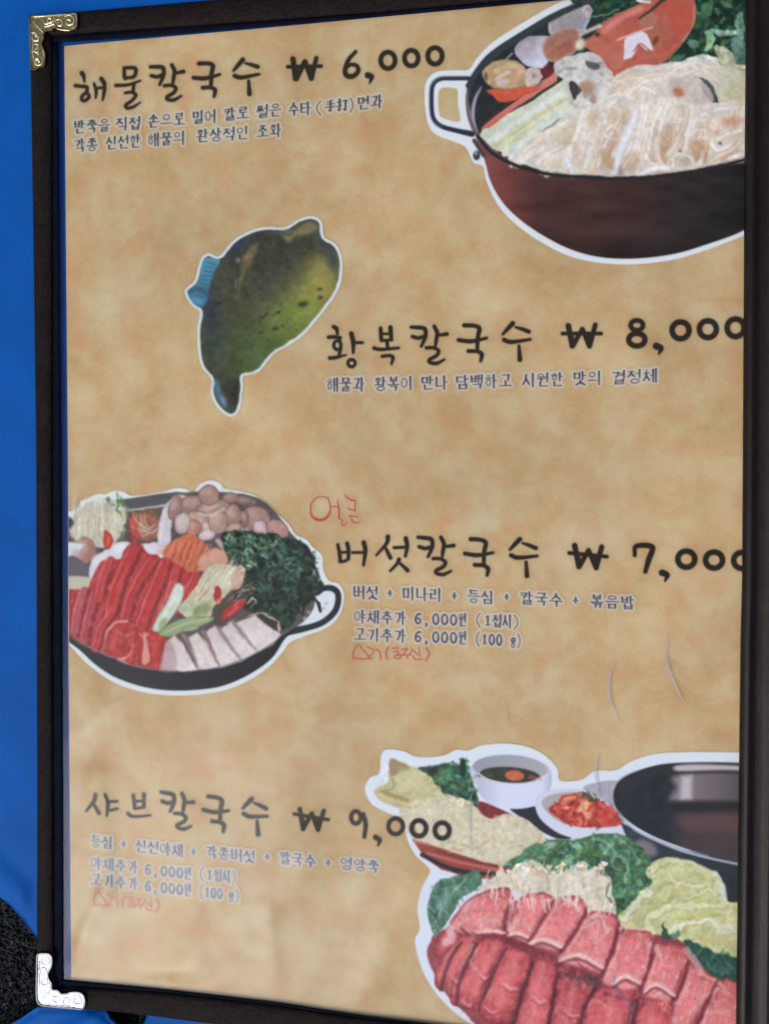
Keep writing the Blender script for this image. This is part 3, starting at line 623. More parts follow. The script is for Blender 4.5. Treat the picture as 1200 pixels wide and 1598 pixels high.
# dry noodles with a folded end
ND = [(118,215),(160,180),(215,160),(250,168),(320,188),(378,238),(430,225),(490,242),(535,280),(548,310),(520,330),(470,350),(440,372),(390,372),(300,345),(220,318),(165,300),(140,270)]
poly(S, ND, (208,200,166), tex=(3,3,0,30), soft=2)
scatter(S, ND, 260, [(224,222,200),(206,190,150),(190,166,124),(216,214,186),(228,226,212)], 14, 4, -20, 70, a=.55, seed=42, curl=.8)
poly(S, [(44,162),(56,145),(84,132),(90,66),(130,75),(185,100),(230,140),(245,170),(200,180),(140,195),(130,210),(90,200),(60,185)], (196,190,136), tex=(12,4,60,24), soft=2)
poly(S, [(90,66),(120,72),(150,90),(110,110),(92,110)], (150,124,90), soft=3, a=.8); stroke(S, [(70,160),(110,175),(140,185)], 12, (162,134,78), a=.8, soft=4); stroke(S, [(95,110),(100,150),(60,160)], 5, (150,136,90), a=.7, soft=2); ell(S, 150,130,40,26,40,(208,204,150),soft=8,a=.7); stroke(S, [(56,176),(100,196),(150,205)], 5, (186,176,130), a=.9)
for p in [[(300,315),(340,325),(380,305)],[(270,325),(300,330)],[(160,250),(170,285)],[(480,330),(520,310),(530,285)]]: stroke(S, p, 6, (196,150,100), a=.7, soft=3)
ell(S, 122*1.0, 0, 1, 1, 0, (0,0,0), a=0)
# sauce bowl
poly(S, [(325,105),(330,85),(350,66),(400,52),(450,48),(500,56),(545,78),(562,105),(560,150),(535,190),(485,209),(420,208),(375,190),(345,155)], (196,200,216), fn=lambda X, Y, c: c + np.clip((X - 765) / 30, -1.6, .6)[..., None] * 22 - np.clip((X - 845) / 18, 0, 1)[..., None] * 40, soft=1.8)
ell(S, 442, 92, 110, 40, 3, (150,152,162), c2=(168,166,172), ang=0, soft=1.6, rim=((196,200,210),1.2,.6))
ell(S, 442, 112, 88, 24, 4, (62,70,52), tex=(5,5,0,24), soft=1.8); ell(S, 455, 113, 28, 15, 5, (206,100,70), tex=(3,3,0,30), soft=2); stroke(S, [(500,118),(530,122)], 10, (150,80,78), a=.8); stroke(S, [(350,112),(390,112)], 10, (80,84,50), a=.8)
stroke(S, [(345,105),(380,125),(440,137),(500,133),(550,112)], 5, (206,210,216), a=.9)
ell(S, 560, 0, 1, 1, 0, (0,0,0), a=0)
# ladle and kimchi bowl
poly(S, [(655,150),(700,132),(752,128),(765,150),(770,230),(740,215),(700,180)], (166,164,174), tex=(3,9,10,30), soft=2)
poly(S, [(516,205),(520,178),(545,160),(590,152),(650,155),(710,180),(765,228),(800,265),(785,292),(730,306),(660,303),(590,285),(545,255),(525,232)], (198,206,220), c2=(206,212,224), ang=90, soft=1.8, rim=((176,184,204),2,.5))
poly(S, [(538,205),(540,180),(580,165),(640,162),(700,185),(750,225),(772,255),(720,262),(640,262),(580,245)], (172,166,164), soft=2)
KM = [(552,212),(580,190),(600,170),(660,165),(700,185),(740,205),(765,240),(770,258),(700,264),(640,262),(590,245)]
poly(S, KM, (188,66,54), tex=(5,5,0,50), soft=2); scatter(S, KM, 110, [(206,84,62),(224,130,96),(168,44,42),(214,104,76),(150,36,40)], 18, 8, 60, 90, seed=43)
for x, y, rx, ry, r, c in [(655,205,22,10,-40,(228,182,130)),(668,228,16,12,30,(226,160,120)),(610,185,24,8,-30,(224,140,100)),(720,235,20,12,60,(198,64,56))]: ell(S, x, y, rx, ry, r, c, soft=4, a=.85)
scatter(S, [(640,160),(690,165),(705,190),(670,195),(640,180)], 26, [(50,84,52),(84,120,70),(34,60,42)], 12, 6, 20, 60, seed=44)
# stock pan
poly(S, [(770,255),(860,300),(960,332),(1200,385),(1200,560),(1090,520),(1060,430),(1000,380),(920,352),(850,365),(810,335)], (58,70,78), c2=(44,54,60), ang=0, tex=(10,10,0,16), soft=2); ell(S, 840,325,34,20,30,(140,130,134),soft=8,a=.8)
poly(S, [(744,180),(750,145),(775,118),(830,94),(900,78),(1000,74),(1060,74),(1120,76),(1180,80),(1280,95),(1280,420),(1180,388),(1110,370),(1050,355),(950,325),(860,290),(795,252),(757,215)], (44,52,58), soft=1.8, fn=lambda X, Y, c: c + np.clip((X - 1030) / 50, 0, 1)[..., None] * np.array([34, 14, 8], np.float32) + (fbm(X / 12, Y / 12) - .5)[..., None] * 14)
poly(S3, [(640,270),(1200,255),(1300,500),(1200,500),(1000,492),(600,490),(625,380)], (142,130,130), c2=(84,76,78), ang=0, soft=12); poly(S3, [(670,280),(760,270),(755,480),(660,485)], (206,200,202), sm=False, soft=9, a=.75)
poly(S3, [(610,195),(760,180),(1000,185),(1300,205),(1300,230),(1000,225),(640,235)], (186,178,184), soft=4); stroke(S3, [(600,262),(700,252),(1000,246),(1300,262)], 14, (60,56,60), a=.8, soft=3)
poly(S3, [(600,500),(1000,495),(1300,505),(1300,600),(640,590)], (46,46,50), soft=8, a=.8); poly(S3, [(700,610),(1300,600),(1300,740),(720,730)], (104,74,72), soft=16, a=.85); poly(S3, [(130,330),(300,240),(560,200),(600,240),(400,300),(200,420)], (60,58,62), soft=8, a=.6)
stroke(S3, [(170,650),(280,740),(420,810),(650,905),(900,975),(1300,1060)], [10,16,22,24,20,18], (172,176,190), soft=2.0); stroke(S3, [(400,790),(650,890),(900,960)], 8, (196,196,204), a=.7, soft=2); stroke(S3, [(150,600),(180,670)], 14, (130,136,140), soft=3)
# herbs
HB = [(430,365),(470,345),(500,318),(560,302),(640,300),(700,284),(780,290),(825,325),(855,362),(865,420),(810,480),(768,515),(735,520),(730,400),(640,392),(560,400),(440,385)]
poly(S, HB, (72,118,84), tex=(6,6,0,50), soft=2.5)
scatter(S, HB, 260, [(104,160,120),(56,100,66),(84,140,96),(140,186,160),(44,82,60),(70,128,72)], 20, 8, -30, 90, seed=45)
for p, w, c in [([(735,365),(750,350),(775,358),(785,395),(775,430)],8,(120,160,126)),([(700,300),(730,320),(715,345)],10,(130,176,150)),([(620,310),(650,325),(640,350)],8,(140,190,150)),([(760,300),(800,330),(815,370)],8,(110,160,124))]: stroke(S, p, w, c, a=.85, soft=2)
ell(S, 712, 385, 40, 20, 60, (40,60,52), soft=8, a=.6); ell(S, 745, 500, 20, 30, 20, (60,84,54), soft=6, a=.7); ell(S, 560, 318, 20, 10, 0, (150,180,176), soft=4, a=.7); ell(S, 670,342,34,18,0,(76,124,56),soft=8,a=.6)
# leaf, left
LF = [(150,600),(165,500),(200,400),(260,345),(330,330),(400,300),(480,290),(560,255),(605,330),(600,410),(520,455),(430,500),(375,600),(300,720),(220,825),(170,740)]
poly(S4, LF, (76,126,100), tex=(5,5,0,50), soft=2, rim=((50,90,72),2,.5)); scatter(S4, LF, 70, [(120,166,146),(56,104,78),(96,150,120),(150,184,176),(48,84,66)], 60, 22, 60, 50, a=.6, seed=46)
stroke(S4, [(200,780),(260,600),(380,430),(500,330)], 12, (150,184,164), a=.6, soft=2); stroke(S4, [(170,600),(230,680),(200,760)], 12, (40,74,64), a=.8, soft=2); ell(S4, 270,540,40,70,20,(140,174,176),soft=8,a=.6); ell(S4, 540,340,50,60,0,(64,128,84),soft=8,a=.6)
# enoki in the middle
EM = [(345,445),(370,425),(400,405),(418,375),(430,400),(470,372),(520,368),(560,402),(600,398),(640,392),(650,362),(668,370),(672,405),(730,408),(742,450),(748,520),(690,520),(640,500),(600,475),(540,470),(480,460),(420,450)]
poly(S, EM, (208,200,176), tex=(4,8,10,44), soft=2)
for i in range(90):
    x = rs.uniform(370, 740); y = rs.uniform(385, 480) + max(0, x - 600) * .15
    stroke(S, [(x - 3, y + 26), (x + rs.uniform(-4, 4), y), (x + rs.uniform(-8, 10), y - 24)], rs.uniform(3, 6), rs.choice([(222,218,206),(214,206,180),(196,180,146),(228,228,226),(176,164,130)]), a=.6)
for i in range(44): ell(S, rs.uniform(425, 730), rs.uniform(375, 440), rs.uniform(4, 9), rs.uniform(4, 7), 0, rs.choice([(220,212,188),(214,190,146),(224,222,210),(206,176,130)]), soft=2, a=.85)
ell(S, 655, 380, 10, 20, 0, (216,196,156), soft=2); ell(S, 710, 425, 26, 22, 10, (216,206,182), rim=((176,146,110),3,.6), soft=2); stroke(S, [(735,430),(725,460),(735,480)], 6, (120,96,74), a=.8, soft=2)
# chinese cabbage
NC = [(758,525),(790,490),(830,450),(855,425),(838,398),(870,362),(920,352),(970,365),(1010,385),(1045,395),(1068,430),(1078,485),(1200,480),(1200,660),(1040,640),(980,610),(900,585),(840,575),(780,560)]
poly(S, NC, (196,198,138), tex=(8,6,-20,44), soft=2)
for p, w, c in [([(775,530),(820,480),(870,440),(930,410)],18,(212,216,188)),([(845,400),(890,368),(960,366),(1030,396)],14,(206,208,160)),([(1040,400),(1062,440),(1070,485)],14,(206,216,206)),([(855,570),(850,530),(900,500),(980,495),(1090,492)],16,(210,212,160)),([(915,575),(960,545),(1010,535),(1060,560)],18,(212,216,186)),([(1060,560),(1120,560)],24,(206,200,176)),([(860,440),(900,420),(960,400),(1000,420)],18,(186,190,124)),([(880,480),(940,455),(1020,470)],14,(188,192,120)),([(930,520),(990,520),(1060,515)],14,(190,190,110)),([(1010,590),(1060,600),(1110,620)],26,(196,182,116)),([(815,540),(840,500),(870,480)],24,(176,178,120)),([(900,400),(940,430),(1010,440)],8,(214,218,176)),([(960,470),(1010,450),(1050,460)],8,(208,212,166)),([(835,560),(850,580)],10,(206,170,140))]:
    stroke(S, np.array(p) + 5, w * .7, (150, 148, 84), a=.6, soft=3); stroke(S, p, w, np.array(c) + 8, a=.85, soft=3)
scatter(S, NC, 80, [(216,218,180),(178,180,112),(206,206,150)], 24, 5, -25, 50, a=.45, seed=47, soft=2.5)
poly(S, [(945,590),(985,600),(1020,618),(1060,635),(1200,650),(1200,740),(1100,725),(1030,700),(985,660)], (42,88,74), tex=(6,6,0,30), soft=3); scatter(S, [(960,600),(1100,640),(1100,710),(1030,700)], 26, [(58,112,92),(32,66,58),(76,124,104)], 24, 9, 60, 60, seed=48)
poly(S, [(882,558),(890,545),(902,575),(915,590),(888,592)], (60,86,60), soft=2); poly(S, [(905,580),(935,570),(925,595)], (96,136,106), soft=2)
# beef rolls
def roll(pts, c, c2, ang, hi=None, rimc=(128,34,46)):
    poly(S, pts, c, c2=c2, ang=ang, rim=(rimc, 6.5, .72), tex=(4.0, 12, ang, 44), soft=2.0)
    p = np.array(pts, float); m = p.mean(0)
    poly(S, m + (p - m) * .55, tuple(min(255, v + 30) for v in c), soft=9, a=.6)
T1 = (206,94,94); T2 = (230,146,140); D1 = (204,82,84); D2 = (172,56,62)
roll([(540,860),(575,740),(600,670),(680,710),(690,760),(650,880),(640,990),(520,990)], D2, D1, 90)
for pts in [[(222,640),(222,605),(255,560),(285,545),(295,580),(260,640)],[(222,725),(236,650),(290,590),(335,580),(335,610),(300,680),(262,742)],[(268,778),(285,720),(320,660),(345,600),(400,585),(425,610),(395,700),(350,790),(330,800)],[(335,800),(352,750),(395,660),(440,615),(490,620),(505,655),(480,730),(440,830),(410,850)],[(440,900),(470,780),(500,680),(530,635),(575,650),(578,700),(560,800),(540,960)],[(630,960),(660,810),(700,740),(760,720),(810,760),(800,880),(770,990),(640,990)],[(780,990),(800,880),(820,790),(880,765),(920,780),(910,880),(900,990)]]:
    roll(pts, D1, (178,60,68), 80)
for pts in [[(262,560),(290,505),(345,460),(430,440),(455,470),(440,520),(420,560),(430,580),(345,580),(300,575)],[(425,570),(450,500),(480,465),(535,455),(572,475),(545,530),(515,585),(490,605),(430,590)],[(495,600),(530,520),(570,475),(630,462),(668,495),(655,545),(615,590),(592,628),(540,622)],[(582,650),(620,585),(665,520),(720,512),(758,535),(752,590),(735,640),(712,690),(660,680),(600,668)],[(705,710),(725,655),(755,590),(790,560),(840,568),(865,605),(858,650),(830,720),(800,745),(740,735)],[(820,740),(840,680),(880,615),(920,605),(960,630),(962,680),(930,745),(910,775),(840,765)],[(915,770),(935,700),(960,665),(1010,680),(1045,715),(1030,760),(985,820),(940,930),(905,900)],[(960,990),(985,850),(1030,790),(1060,715),(1100,720),(1120,800),(1120,990)]]:
    roll(pts, T1, T2, 110, rimc=(140,44,58))
for p, w, c in [([(500,600),(535,598),(590,612)],20,(214,160,156)),([(585,650),(640,640),(712,668)],18,(214,164,158)),([(745,715),(780,698),(818,715)],16,(216,166,156)),([(835,735),(870,722),(920,752)],16,(214,160,152)),([(660,560),(700,540),(690,600),(735,560)],7,(220,176,170)),([(585,500),(620,480),(655,520),(650,560)],7,(222,170,160)),([(560,480),(600,470),(630,490)],12,(216,196,176)),([(680,530),(705,525),(725,570)],10,(212,196,184)),([(345,545),(380,535),(425,545)],18,(214,158,152)),([(440,565),(470,540),(500,560)],18,(210,160,150)),([(262,560),(272,590),(255,600)],22,(220,196,190)),([(310,500),(340,480)],20,(206,140,140)),([(320,660),(345,620)],12,(212,176,150)),([(340,680),(320,650),(330,610)],9,(206,160,140)),([(348,800),(360,775),(385,740)],8,(216,160,150)),([(845,600),(870,620),(880,640)],16,(220,166,156)),([(955,620),(985,660),(1000,690)],20,(216,160,152)),([(1000,690),(1050,720),(1080,750)],10,(220,160,140)),([(970,810),(1010,760),(1048,740)],14,(222,166,148)),([(1000,860),(1020,810),(1080,800)],12,(216,150,136)),([(330,590),(310,630),(300,670)],10,(206,110,110)),([(925,830),(905,870),(900,900)],16,(210,160,150)),([(560,820),(580,790),(620,800)],8,(214,140,130)),([(670,800),(690,770),(740,800)],8,(214,140,130)),([(760,560),(780,556),(830,562)],10,(222,190,166)),([(480,830),(540,640)],5,(200,90,90)),([(620,640),(680,700)],5,(140,40,50))]:
    stroke(S, p, w, c, a=.7, soft=3.5)
for p, w, c in [([(430,590),(500,625),(580,660)],26,(120,36,50)),([(590,690),(640,700),(700,715)],26,(104,50,62)),([(640,720),(665,705),(690,730)],30,(92,60,70)),([(720,750),(800,770),(830,780)],14,(120,36,50)),([(350,590),(400,585),(450,600)],14,(130,36,48)),([(505,660),(480,760),(440,850)],8,(96,34,50)),([(580,690),(560,800),(545,860)],8,(100,34,50)),([(700,730),(650,800),(630,880)],9,(100,40,54)),([(860,640),(840,700),(820,760)],6,(126,36,62)),([(962,680),(930,760),(915,800)],8,(110,40,56)),([(800,780),(790,860),(780,900)],18,(84,58,70)),([(405,850),(420,835),(440,850)],12,(84,50,66)),([(262,740),(285,720),(330,640)],6,(116,34,46)),([(470,500),(430,560),(425,590)],6,(160,50,60)),([(575,480),(540,530),(500,600)],6,(150,50,60)),([(668,500),(640,550),(590,630)],6,(150,46,58)),([(758,560),(735,640),(710,700)],6,(140,44,58))]:
    stroke(S, p, w, c, a=.65, soft=4)
scatter(S, [(262,560),(340,460),(560,465),(750,520),(860,590),(1040,720),(980,820),(700,690),(430,580)], 150, [(226,164,158),(232,180,170),(206,110,112),(160,56,66)], 30, 4, 110, 50, a=.45, seed=52, soft=2.5)
scatter(S, [(230,650),(330,590),(600,690),(900,780),(1060,850),(1000,980),(560,980),(300,800)], 110, [(206,110,110),(214,130,124),(120,34,46),(140,40,50)], 34, 5, 105, 16, a=.4, seed=53, soft=2.5)
scatter(S, [(240,620),(300,500),(560,470),(860,590),(1090,730),(1090,980),(560,980),(280,780)], 260, [(222,136,132),(214,118,118),(226,160,154),(176,60,68)], 12, 3.6, -60, 60, a=.5, seed=51, soft=1.6)
for p in [[(870,1535),(884,1555),(890,1570)],[(884,1555),(900,1572)]]: pass
stroke(S8, [(330,490),(335,560),(380,620),(420,660)], 16, (124,112,160), a=.6, soft=3); stroke(S8, [(330,560),(350,590)], 16, (92,92,160), a=.6, soft=3)
# the last two strokes are bluish marks over the beef

TOPR = [(262,560),(290,505),(345,460),(430,440),(570,470),(668,495),(758,535),(860,590),(960,640),(1045,715),(1120,730),(1120,840),(960,860),(830,740),(700,690),(590,640),(430,585),(300,575)]
LOWR = [(222,640),(300,580),(430,600),(590,650),(700,720),(830,750),(910,820),(1000,980),(540,980),(400,850),(268,778)]
for p in [[(262,640),(240,700)],[(318,640),(282,740)],[(395,620),(335,760)],[(462,640),(405,810)],[(540,670),(495,860)],[(632,720),(600,860)],[(745,750),(715,880)],[(860,800),(840,900)]]:
    stroke(S, p, [14, 20], (232, 136, 132), a=.5, soft=9)
for p in [[(272,700),(296,712)],[(350,690),(382,700)],[(420,720),(462,735)],[(505,760),(548,772)],[(598,800),(650,812)],[(300,770),(330,782)],[(370,790),(405,800)]]:
    q = np.array([p[0], np.mean(p, 0) + [0, 10], p[1]]); stroke(S, q, [4, 8, 4], (236, 178, 170), a=.65, soft=3); stroke(S, q + [0, 9], 5, (110, 34, 46), a=.5, soft=3)
marble(S, TOPR, (238,194,188), 4, 12, 20, .12, .75); marble(S, TOPR, (222,150,146), 7, 7, 0, .16, .45, 13.0); marble(S, LOWR, (222,140,136), 3.5, 12, 20, .12, .7, 5.0); marble(S, LOWR, (206,96,98), 6, 9, 10, .2, .6, 23.0)
for p in [[(445,475),(425,540),(432,580)],[(572,475),(535,540),(495,600)],[(668,500),(645,550),(592,628)],[(758,545),(740,630),(710,700)],[(862,605),(850,670),(825,740)],[(962,655),(940,730),(912,780)],[(1046,715),(1010,790),(985,850)],[(300,560),(320,575),(345,580)]]:
    stroke(S, p, [7, 11, 8], (112, 30, 44), a=.7, soft=3.5); stroke(S, np.array(p) + [12, 4], [4, 8, 4], (236, 170, 164), a=.5, soft=3)
for p in [[(300,600),(262,660),(240,740)],[(345,605),(300,700),(285,780)],[(430,620),(380,720),(350,800)],[(508,655),(480,740),(445,860)],[(580,700),(562,800),(545,920)],[(690,730),(655,810),(635,900)],[(815,770),(800,860),(785,950)]]:
    stroke(S, p, [8, 12, 10], (88, 28, 42), a=.75, soft=3.5); stroke(S, np.array(p) + [22, 6], [4, 9, 5], (222, 120, 118), a=.5, soft=4)
for p, w in [([(498,604),(540,594),(592,614)],13),([(584,654),(645,640),(714,676)],13),([(744,722),(780,700),(822,722)],13),([(836,742),(870,724),(922,756)],12),([(345,572),(385,566),(425,574)],11),([(436,582),(465,576),(496,588)],11)]:
    stroke(S, p, [w*.5, w, w*.6], (240, 196, 188), a=.8, soft=2.5); stroke(S, np.array(p) + [0, w * .9], w * .6, (104, 30, 42), a=.6, soft=3)
for i in range(46):
    x = rs.uniform(385, 745); y = rs.uniform(455, 505) + max(0, x - 600) * .12
    stroke(S, [(x, y - 26), (x + rs.uniform(-5, 5), y), (x + rs.uniform(-6, 10), y + rs.uniform(4, 16))], [6, 4, 2], rs.choice([(234,226,214),(222,208,184),(236,214,206)]), a=.75)
for i in range(26):
    x = rs.uniform(400, 735); y = rs.uniform(372, 415)
    stroke(S, [(x, y + 24), (x + rs.uniform(-3, 3), y)], 4, (216,206,180), a=.8); ell(S, x, y - 3, rs.uniform(6, 9), rs.uniform(5, 7), 0, rs.choice([(226,214,184),(214,188,146),(232,226,210)]), soft=1.6)
marble(M, BE, (226,124,114), 3, 12, 28, .12, .6, 31.0)
organic(S, LT, 3.4, 6, 1); organic(S, ND, 2.2); organic(S, KM, 3.2, 6, .8); organic(S, HB, 4.0, 6, 1); organic(S4, LF, 2.6, 6, .6); organic(S, EM, 2.8); organic(S, NC, 5.5, 10, .3)
organic(S, [(945,590),(1200,650),(1200,740),(1030,700)], 3.0); organic(S, [(50,160),(90,66),(180,90),(250,170),(130,210)], 1.8)
organic(S, [(225,700),(222,610),(290,500),(430,440),(660,470),(870,590),(1060,700),(1200,730),(1200,990),(440,900)], 1.6)
CUR[0] = 0
develop()
# ================================================================== lettering
def mask_put(M, sl_all, c):
    put(sl_all, M, c)
ALL = (slice(0, PH), slice(0, PW))

class Ink:
    """collects strokes, then lays them down once"""
    def __init__(s): s.st = []
    def add(s, p, w): s.st.append((np.asarray(p, float), w))
    def lay(s, col, soft, a, grow=0.0, noise=0.0):
        P = np.vstack([p for p, w in s.st]); m = 12
        sl, X, Y = box(P, m)
        M = np.zeros(X.shape, np.float32)
        for p, w in s.st:
            w = np.asarray(w if hasattr(w, '__len__') else [w] * len(p), float) + grow
            b = box(p, w.max() / 2 + soft + 1)
            if b is None: continue
            s2, X2, Y2 = b
            v = np.clip(0.5 - sdline(p, w, X2, Y2) / soft, 0, 1)
            r = slice(s2[0].start - sl[0].start, s2[0].stop - sl[0].start); q = slice(s2[1].start - sl[1].start, s2[1].stop - sl[1].start)
            r = slice(max(r.start, 0), r.stop); q = slice(max(q.start, 0), q.stop)
            sub = M[r, q]
            M[r, q] = np.maximum(sub, v[-sub.shape[0]:, -sub.shape[1]:] if (sub.shape != v.shape) else v)
        if noise: M *= 1 - noise * (fbm(X / 3, Y / 3) > .58)
        put(sl, M * a, col)

BW = 1.14
def brush(ink, k, pts, w, off=(0, 0), T=None):
    p = k(pts)
    if T is not None: p = T(p)
    w = np.asarray(w if hasattr(w, '__len__') else [w] * len(p), float) / k.s * BW
    if len(p) > 2:
        w = np.interp(np.linspace(0, len(p) - 1, (len(p) - 1) * 5 + 1), np.arange(len(p)), w); p = cr(p, False, 5)
    elif len(p) == 2:
        t = np.linspace(0, 1, 4)[:, None]; w = np.interp(t[:, 0], [0, 1], w); p = p[:1] * (1 - t) + p[1:] * t
    ink.add(p, w)

def ring(cx, cy, rx, ry):
    t = np.linspace(-math.pi / 2, 1.5 * math.pi, 13)
    return [(cx + rx * math.cos(a), cy + ry * math.sin(a)) for a in t]

Q2 = K(640, 490, 5.4545)
KAL = [([(10,112),(60,115),(122,125),(132,180),(115,230),(95,275)],[30,34,36,34,32,26]), ([(20,192),(70,205),(112,192)],32), ([(205,105),(230,160),(222,220),(215,268)],[32,36,34,26]), ([(238,182),(312,170)],[26,34]), ([(138,288),(200,288),(242,315),(222,355),(165,388),(168,412),(225,420),(290,388)],[30,30,32,32,32,30,32,22])]
GUK = [([(460,97),(545,100),(588,125),(575,200),(570,310)],[36,34,38,36,32]), ([(412,222),(520,232),(650,205)],[34,36,26]), ([(495,315),(572,318),(608,345),(600,398)],[34,32,38,28])]
SU = [([(788,172),(830,125),(872,80)],[24,36,40]), ([(895,112),(950,128),(1008,150)],[20,32,36]), ([(798,220),(860,238),(1020,217)],[36,36,26]), ([(925,272),(933,388)],[26,40])]
C0 = {'k': (669.5, 538), 'g': (737, 534), 's': (805, 532)}
def kgs(ink, ck, cg, cs, sx=1.0, sy=1.0, sh=0.0):
    for key, G, c in (('k', KAL, ck), ('g', GUK, cg), ('s', SU, cs)):
        o = C0[key]
        def T(p, o=o, c=c):
            d = p - o
            return np.stack([c[0] + d[:, 0] * sx, c[1] + d[:, 1] * sy + d[:, 0] * sh], 1)
        for p, w in G: brush(ink, Q2, p, w, T=T)

INKC = (52, 43, 28)
# row 1
CUR[0] = 5
I = Ink(); k = K(110, 80, 7.5)
for p, w in [([(140,258),(158,290),(168,355)],[56,46,28]), ([(62,402),(130,410),(195,420),(190,475),(140,530),(140,572),(180,575),(222,530),(190,470)],[44,42,44,40,42,40,42,42,38]), ([(280,380),(305,460),(300,545)],[34,44,28]), ([(312,432),(385,425)],34), ([(365,322),(400,380),(398,480),(380,570)],[50,50,44,28]),
             ([(632,195),(636,300),(650,322)],[40,46,40]), ([(632,195),(762,200),(748,295),(650,312)],[40,44,44,36]), ([(535,400),(680,392),(820,345)],[42,38,28]), ([(745,380),(738,460)],42), ([(645,488),(720,480),(768,515),(720,580),(652,628),(672,665),(745,648),(820,598)],[34,40,42,40,42,42,36,24])]: brush(I, k, p, w)
kgs(I, (261,129), (322.5,123.5), (384,119), .93, .95, -.05)
k = K(400, 40, 3.75)
for p, w in [([(215,195),(230,310)],[30,30]), ([(235,310),(285,210)],[30,28]), ([(285,210),(322,306)],[28,30]), ([(322,308),(352,190)],[30,24]), ([(185,241),(380,237)],22), ([(230,250),(235,290)],26), ([(320,250),(320,290)],24),
             ([(582,152),(540,200),(520,260),(530,292),(565,296),(596,268),(588,236),(555,228),(525,246)],[20,24,28,28,28,26,24,22,22]), ([(652,290),(674,300),(664,335)],[34,30,12]), (ring(770,203,42,48),27), (ring(907,190,40,46),27), (ring(1045,177,42,48),28)]: brush(I, k, p, w)
I.lay((150,140,106), 5, .35, 3); I.lay(INKC, 1.7, .97)
# row 2
CUR[0] = 6
I = Ink(); k = K(500, 490, 7.5)
for p, w in [([(155,150),(190,175),(200,235)],[46,50,34]), ([(98,272),(170,268),(235,278)],[44,46,40]), (ring(200,365,42,52),38), ([(225,300),(240,380),(220,480)],[36,40,40]), ([(112,515),(180,510),(300,480)],[44,42,24]), ([(362,228),(385,330),(385,455)],[52,54,32]), ([(405,335),(492,335)],36), (ring(365,575,42,42),38),
             ([(705,170),(712,300)],[46,46]), ([(820,158),(830,300)],[52,46]), ([(715,232),(820,232)],32), ([(712,312),(830,302)],36), ([(780,315),(785,385)],42), ([(630,400),(710,415),(915,397)],[46,42,34]), ([(722,495),(815,487),(848,515),(832,585)],[38,40,46,30])]: brush(I, k, p, w)
kgs(I, C0['k'], C0['g'], C0['s'])
k = K(840, 480, 3.3333)
for p, w in [([(155,95),(175,200)],[28,26]), ([(178,198),(228,112)],[26,24]), ([(228,112),(265,200)],[24,26]), ([(265,200),(295,90)],[26,24]), ([(125,135),(325,135)],20), ([(172,150),(178,185)],22), ([(262,150),(264,185)],22), (ring(511,92,32,26),24), (ring(511,167,42,33),27), ([(612,200),(636,212),(626,240)],[34,28,12]), (ring(738,118,44,44),28), (ring(880,112,44,44),28), (ring(1024,105,44,46),28)]: brush(I, k, p, w)
I.lay((160,140,104), 5, .3, 3); I.lay((50,38,25), 1.7, .97)
# row 3
CUR[0] = 7
I = Ink(); k = K(510, 820, 7.06)
for p, w in [([(122,212),(142,310),(148,395)],[36,42,42]), ([(225,200),(240,280),(238,370)],[46,44,38]), ([(150,300),(232,292)],32), ([(150,400),(200,392),(236,368)],34), ([(285,298),(395,298)],34), ([(408,190),(425,280),(405,435)],[50,48,34]),
             ([(672,125),(660,195),(545,330)],[50,42,26]), ([(650,255),(700,355)],[36,46]), ([(742,245),(850,240)],36), ([(870,145),(885,230),(865,338)],[50,46,34]), ([(795,375),(775,420),(700,500)],[46,40,30]), ([(805,415),(890,495)],[32,44])]: brush(I, k, p, w)
kgs(I, (680,867), (747,868), (816,869), 1, 1, .04)
k = K(840, 820, 3.3333)
for p, w in [([(188,105),(210,215)],[28,26]), ([(212,212),(260,130)],[26,24]), ([(260,130),(300,220)],[24,26]), ([(300,218),(328,112)],[26,26]), ([(160,143),(355,162)],20), ([(205,160),(212,200)],22), ([(298,170),(300,205)],22), ([(500,155),(508,108),(590,112),(572,180),(555,240)],[20,24,28,28,22]), ([(642,246),(668,258),(658,288)],[32,28,12]), (ring(768,175,44,42),28), (ring(912,180,44,42),28), (ring(1058,182,44,42),28)]: brush(I, k, p, w)
I.lay((160,140,104), 5, .3, 3); I.lay((44,32,24), 1.7, .97)
# row 4
CUR[0] = 8
I = Ink(); k = K(120, 1220, 7.5)
for p, w in [([(222,150),(205,225),(115,342)],[46,44,26]), ([(205,265),(262,365)],[36,46]), ([(335,150),(368,250),(355,395)],[36,44,30]), ([(390,232),(475,228)],34), ([(400,332),(475,315)],34), ([(665,155),(682,310)],[40,42]), ([(788,145),(788,295)],[44,40]), ([(690,228),(780,225)],32), ([(682,312),(785,300)],34), ([(602,370),(645,402),(730,405),(860,393)],[40,38,34,28])]: brush(I, k, p, w)
kgs(I, (277,1265), (337,1269), (397.5,1273.5), .9, .95, .1)
k = K(400, 1220, 3.75)
for p, w in [([(255,160),(275,275)],[26,26]), ([(275,272),(325,185)],[26,24]), ([(325,185),(362,280)],[24,26]), ([(362,278),(395,170)],[26,24]), ([(222,188),(420,222)],20), ([(270,215),(276,260)],22), ([(360,225),(362,262)],22), (ring(583,208,28,36),24), ([(626,190),(640,250),(632,322)],[24,26,22]), ([(698,325),(722,342),(712,372)],[30,26,12]), (ring(815,260,42,46),24), (ring(951,272,42,46),25), (ring(1087,285,42,46),25)]: brush(I, k, p, w)
I.lay((150,140,120), 5, .3, 3); I.lay((44,38,38), 1.9, .95)

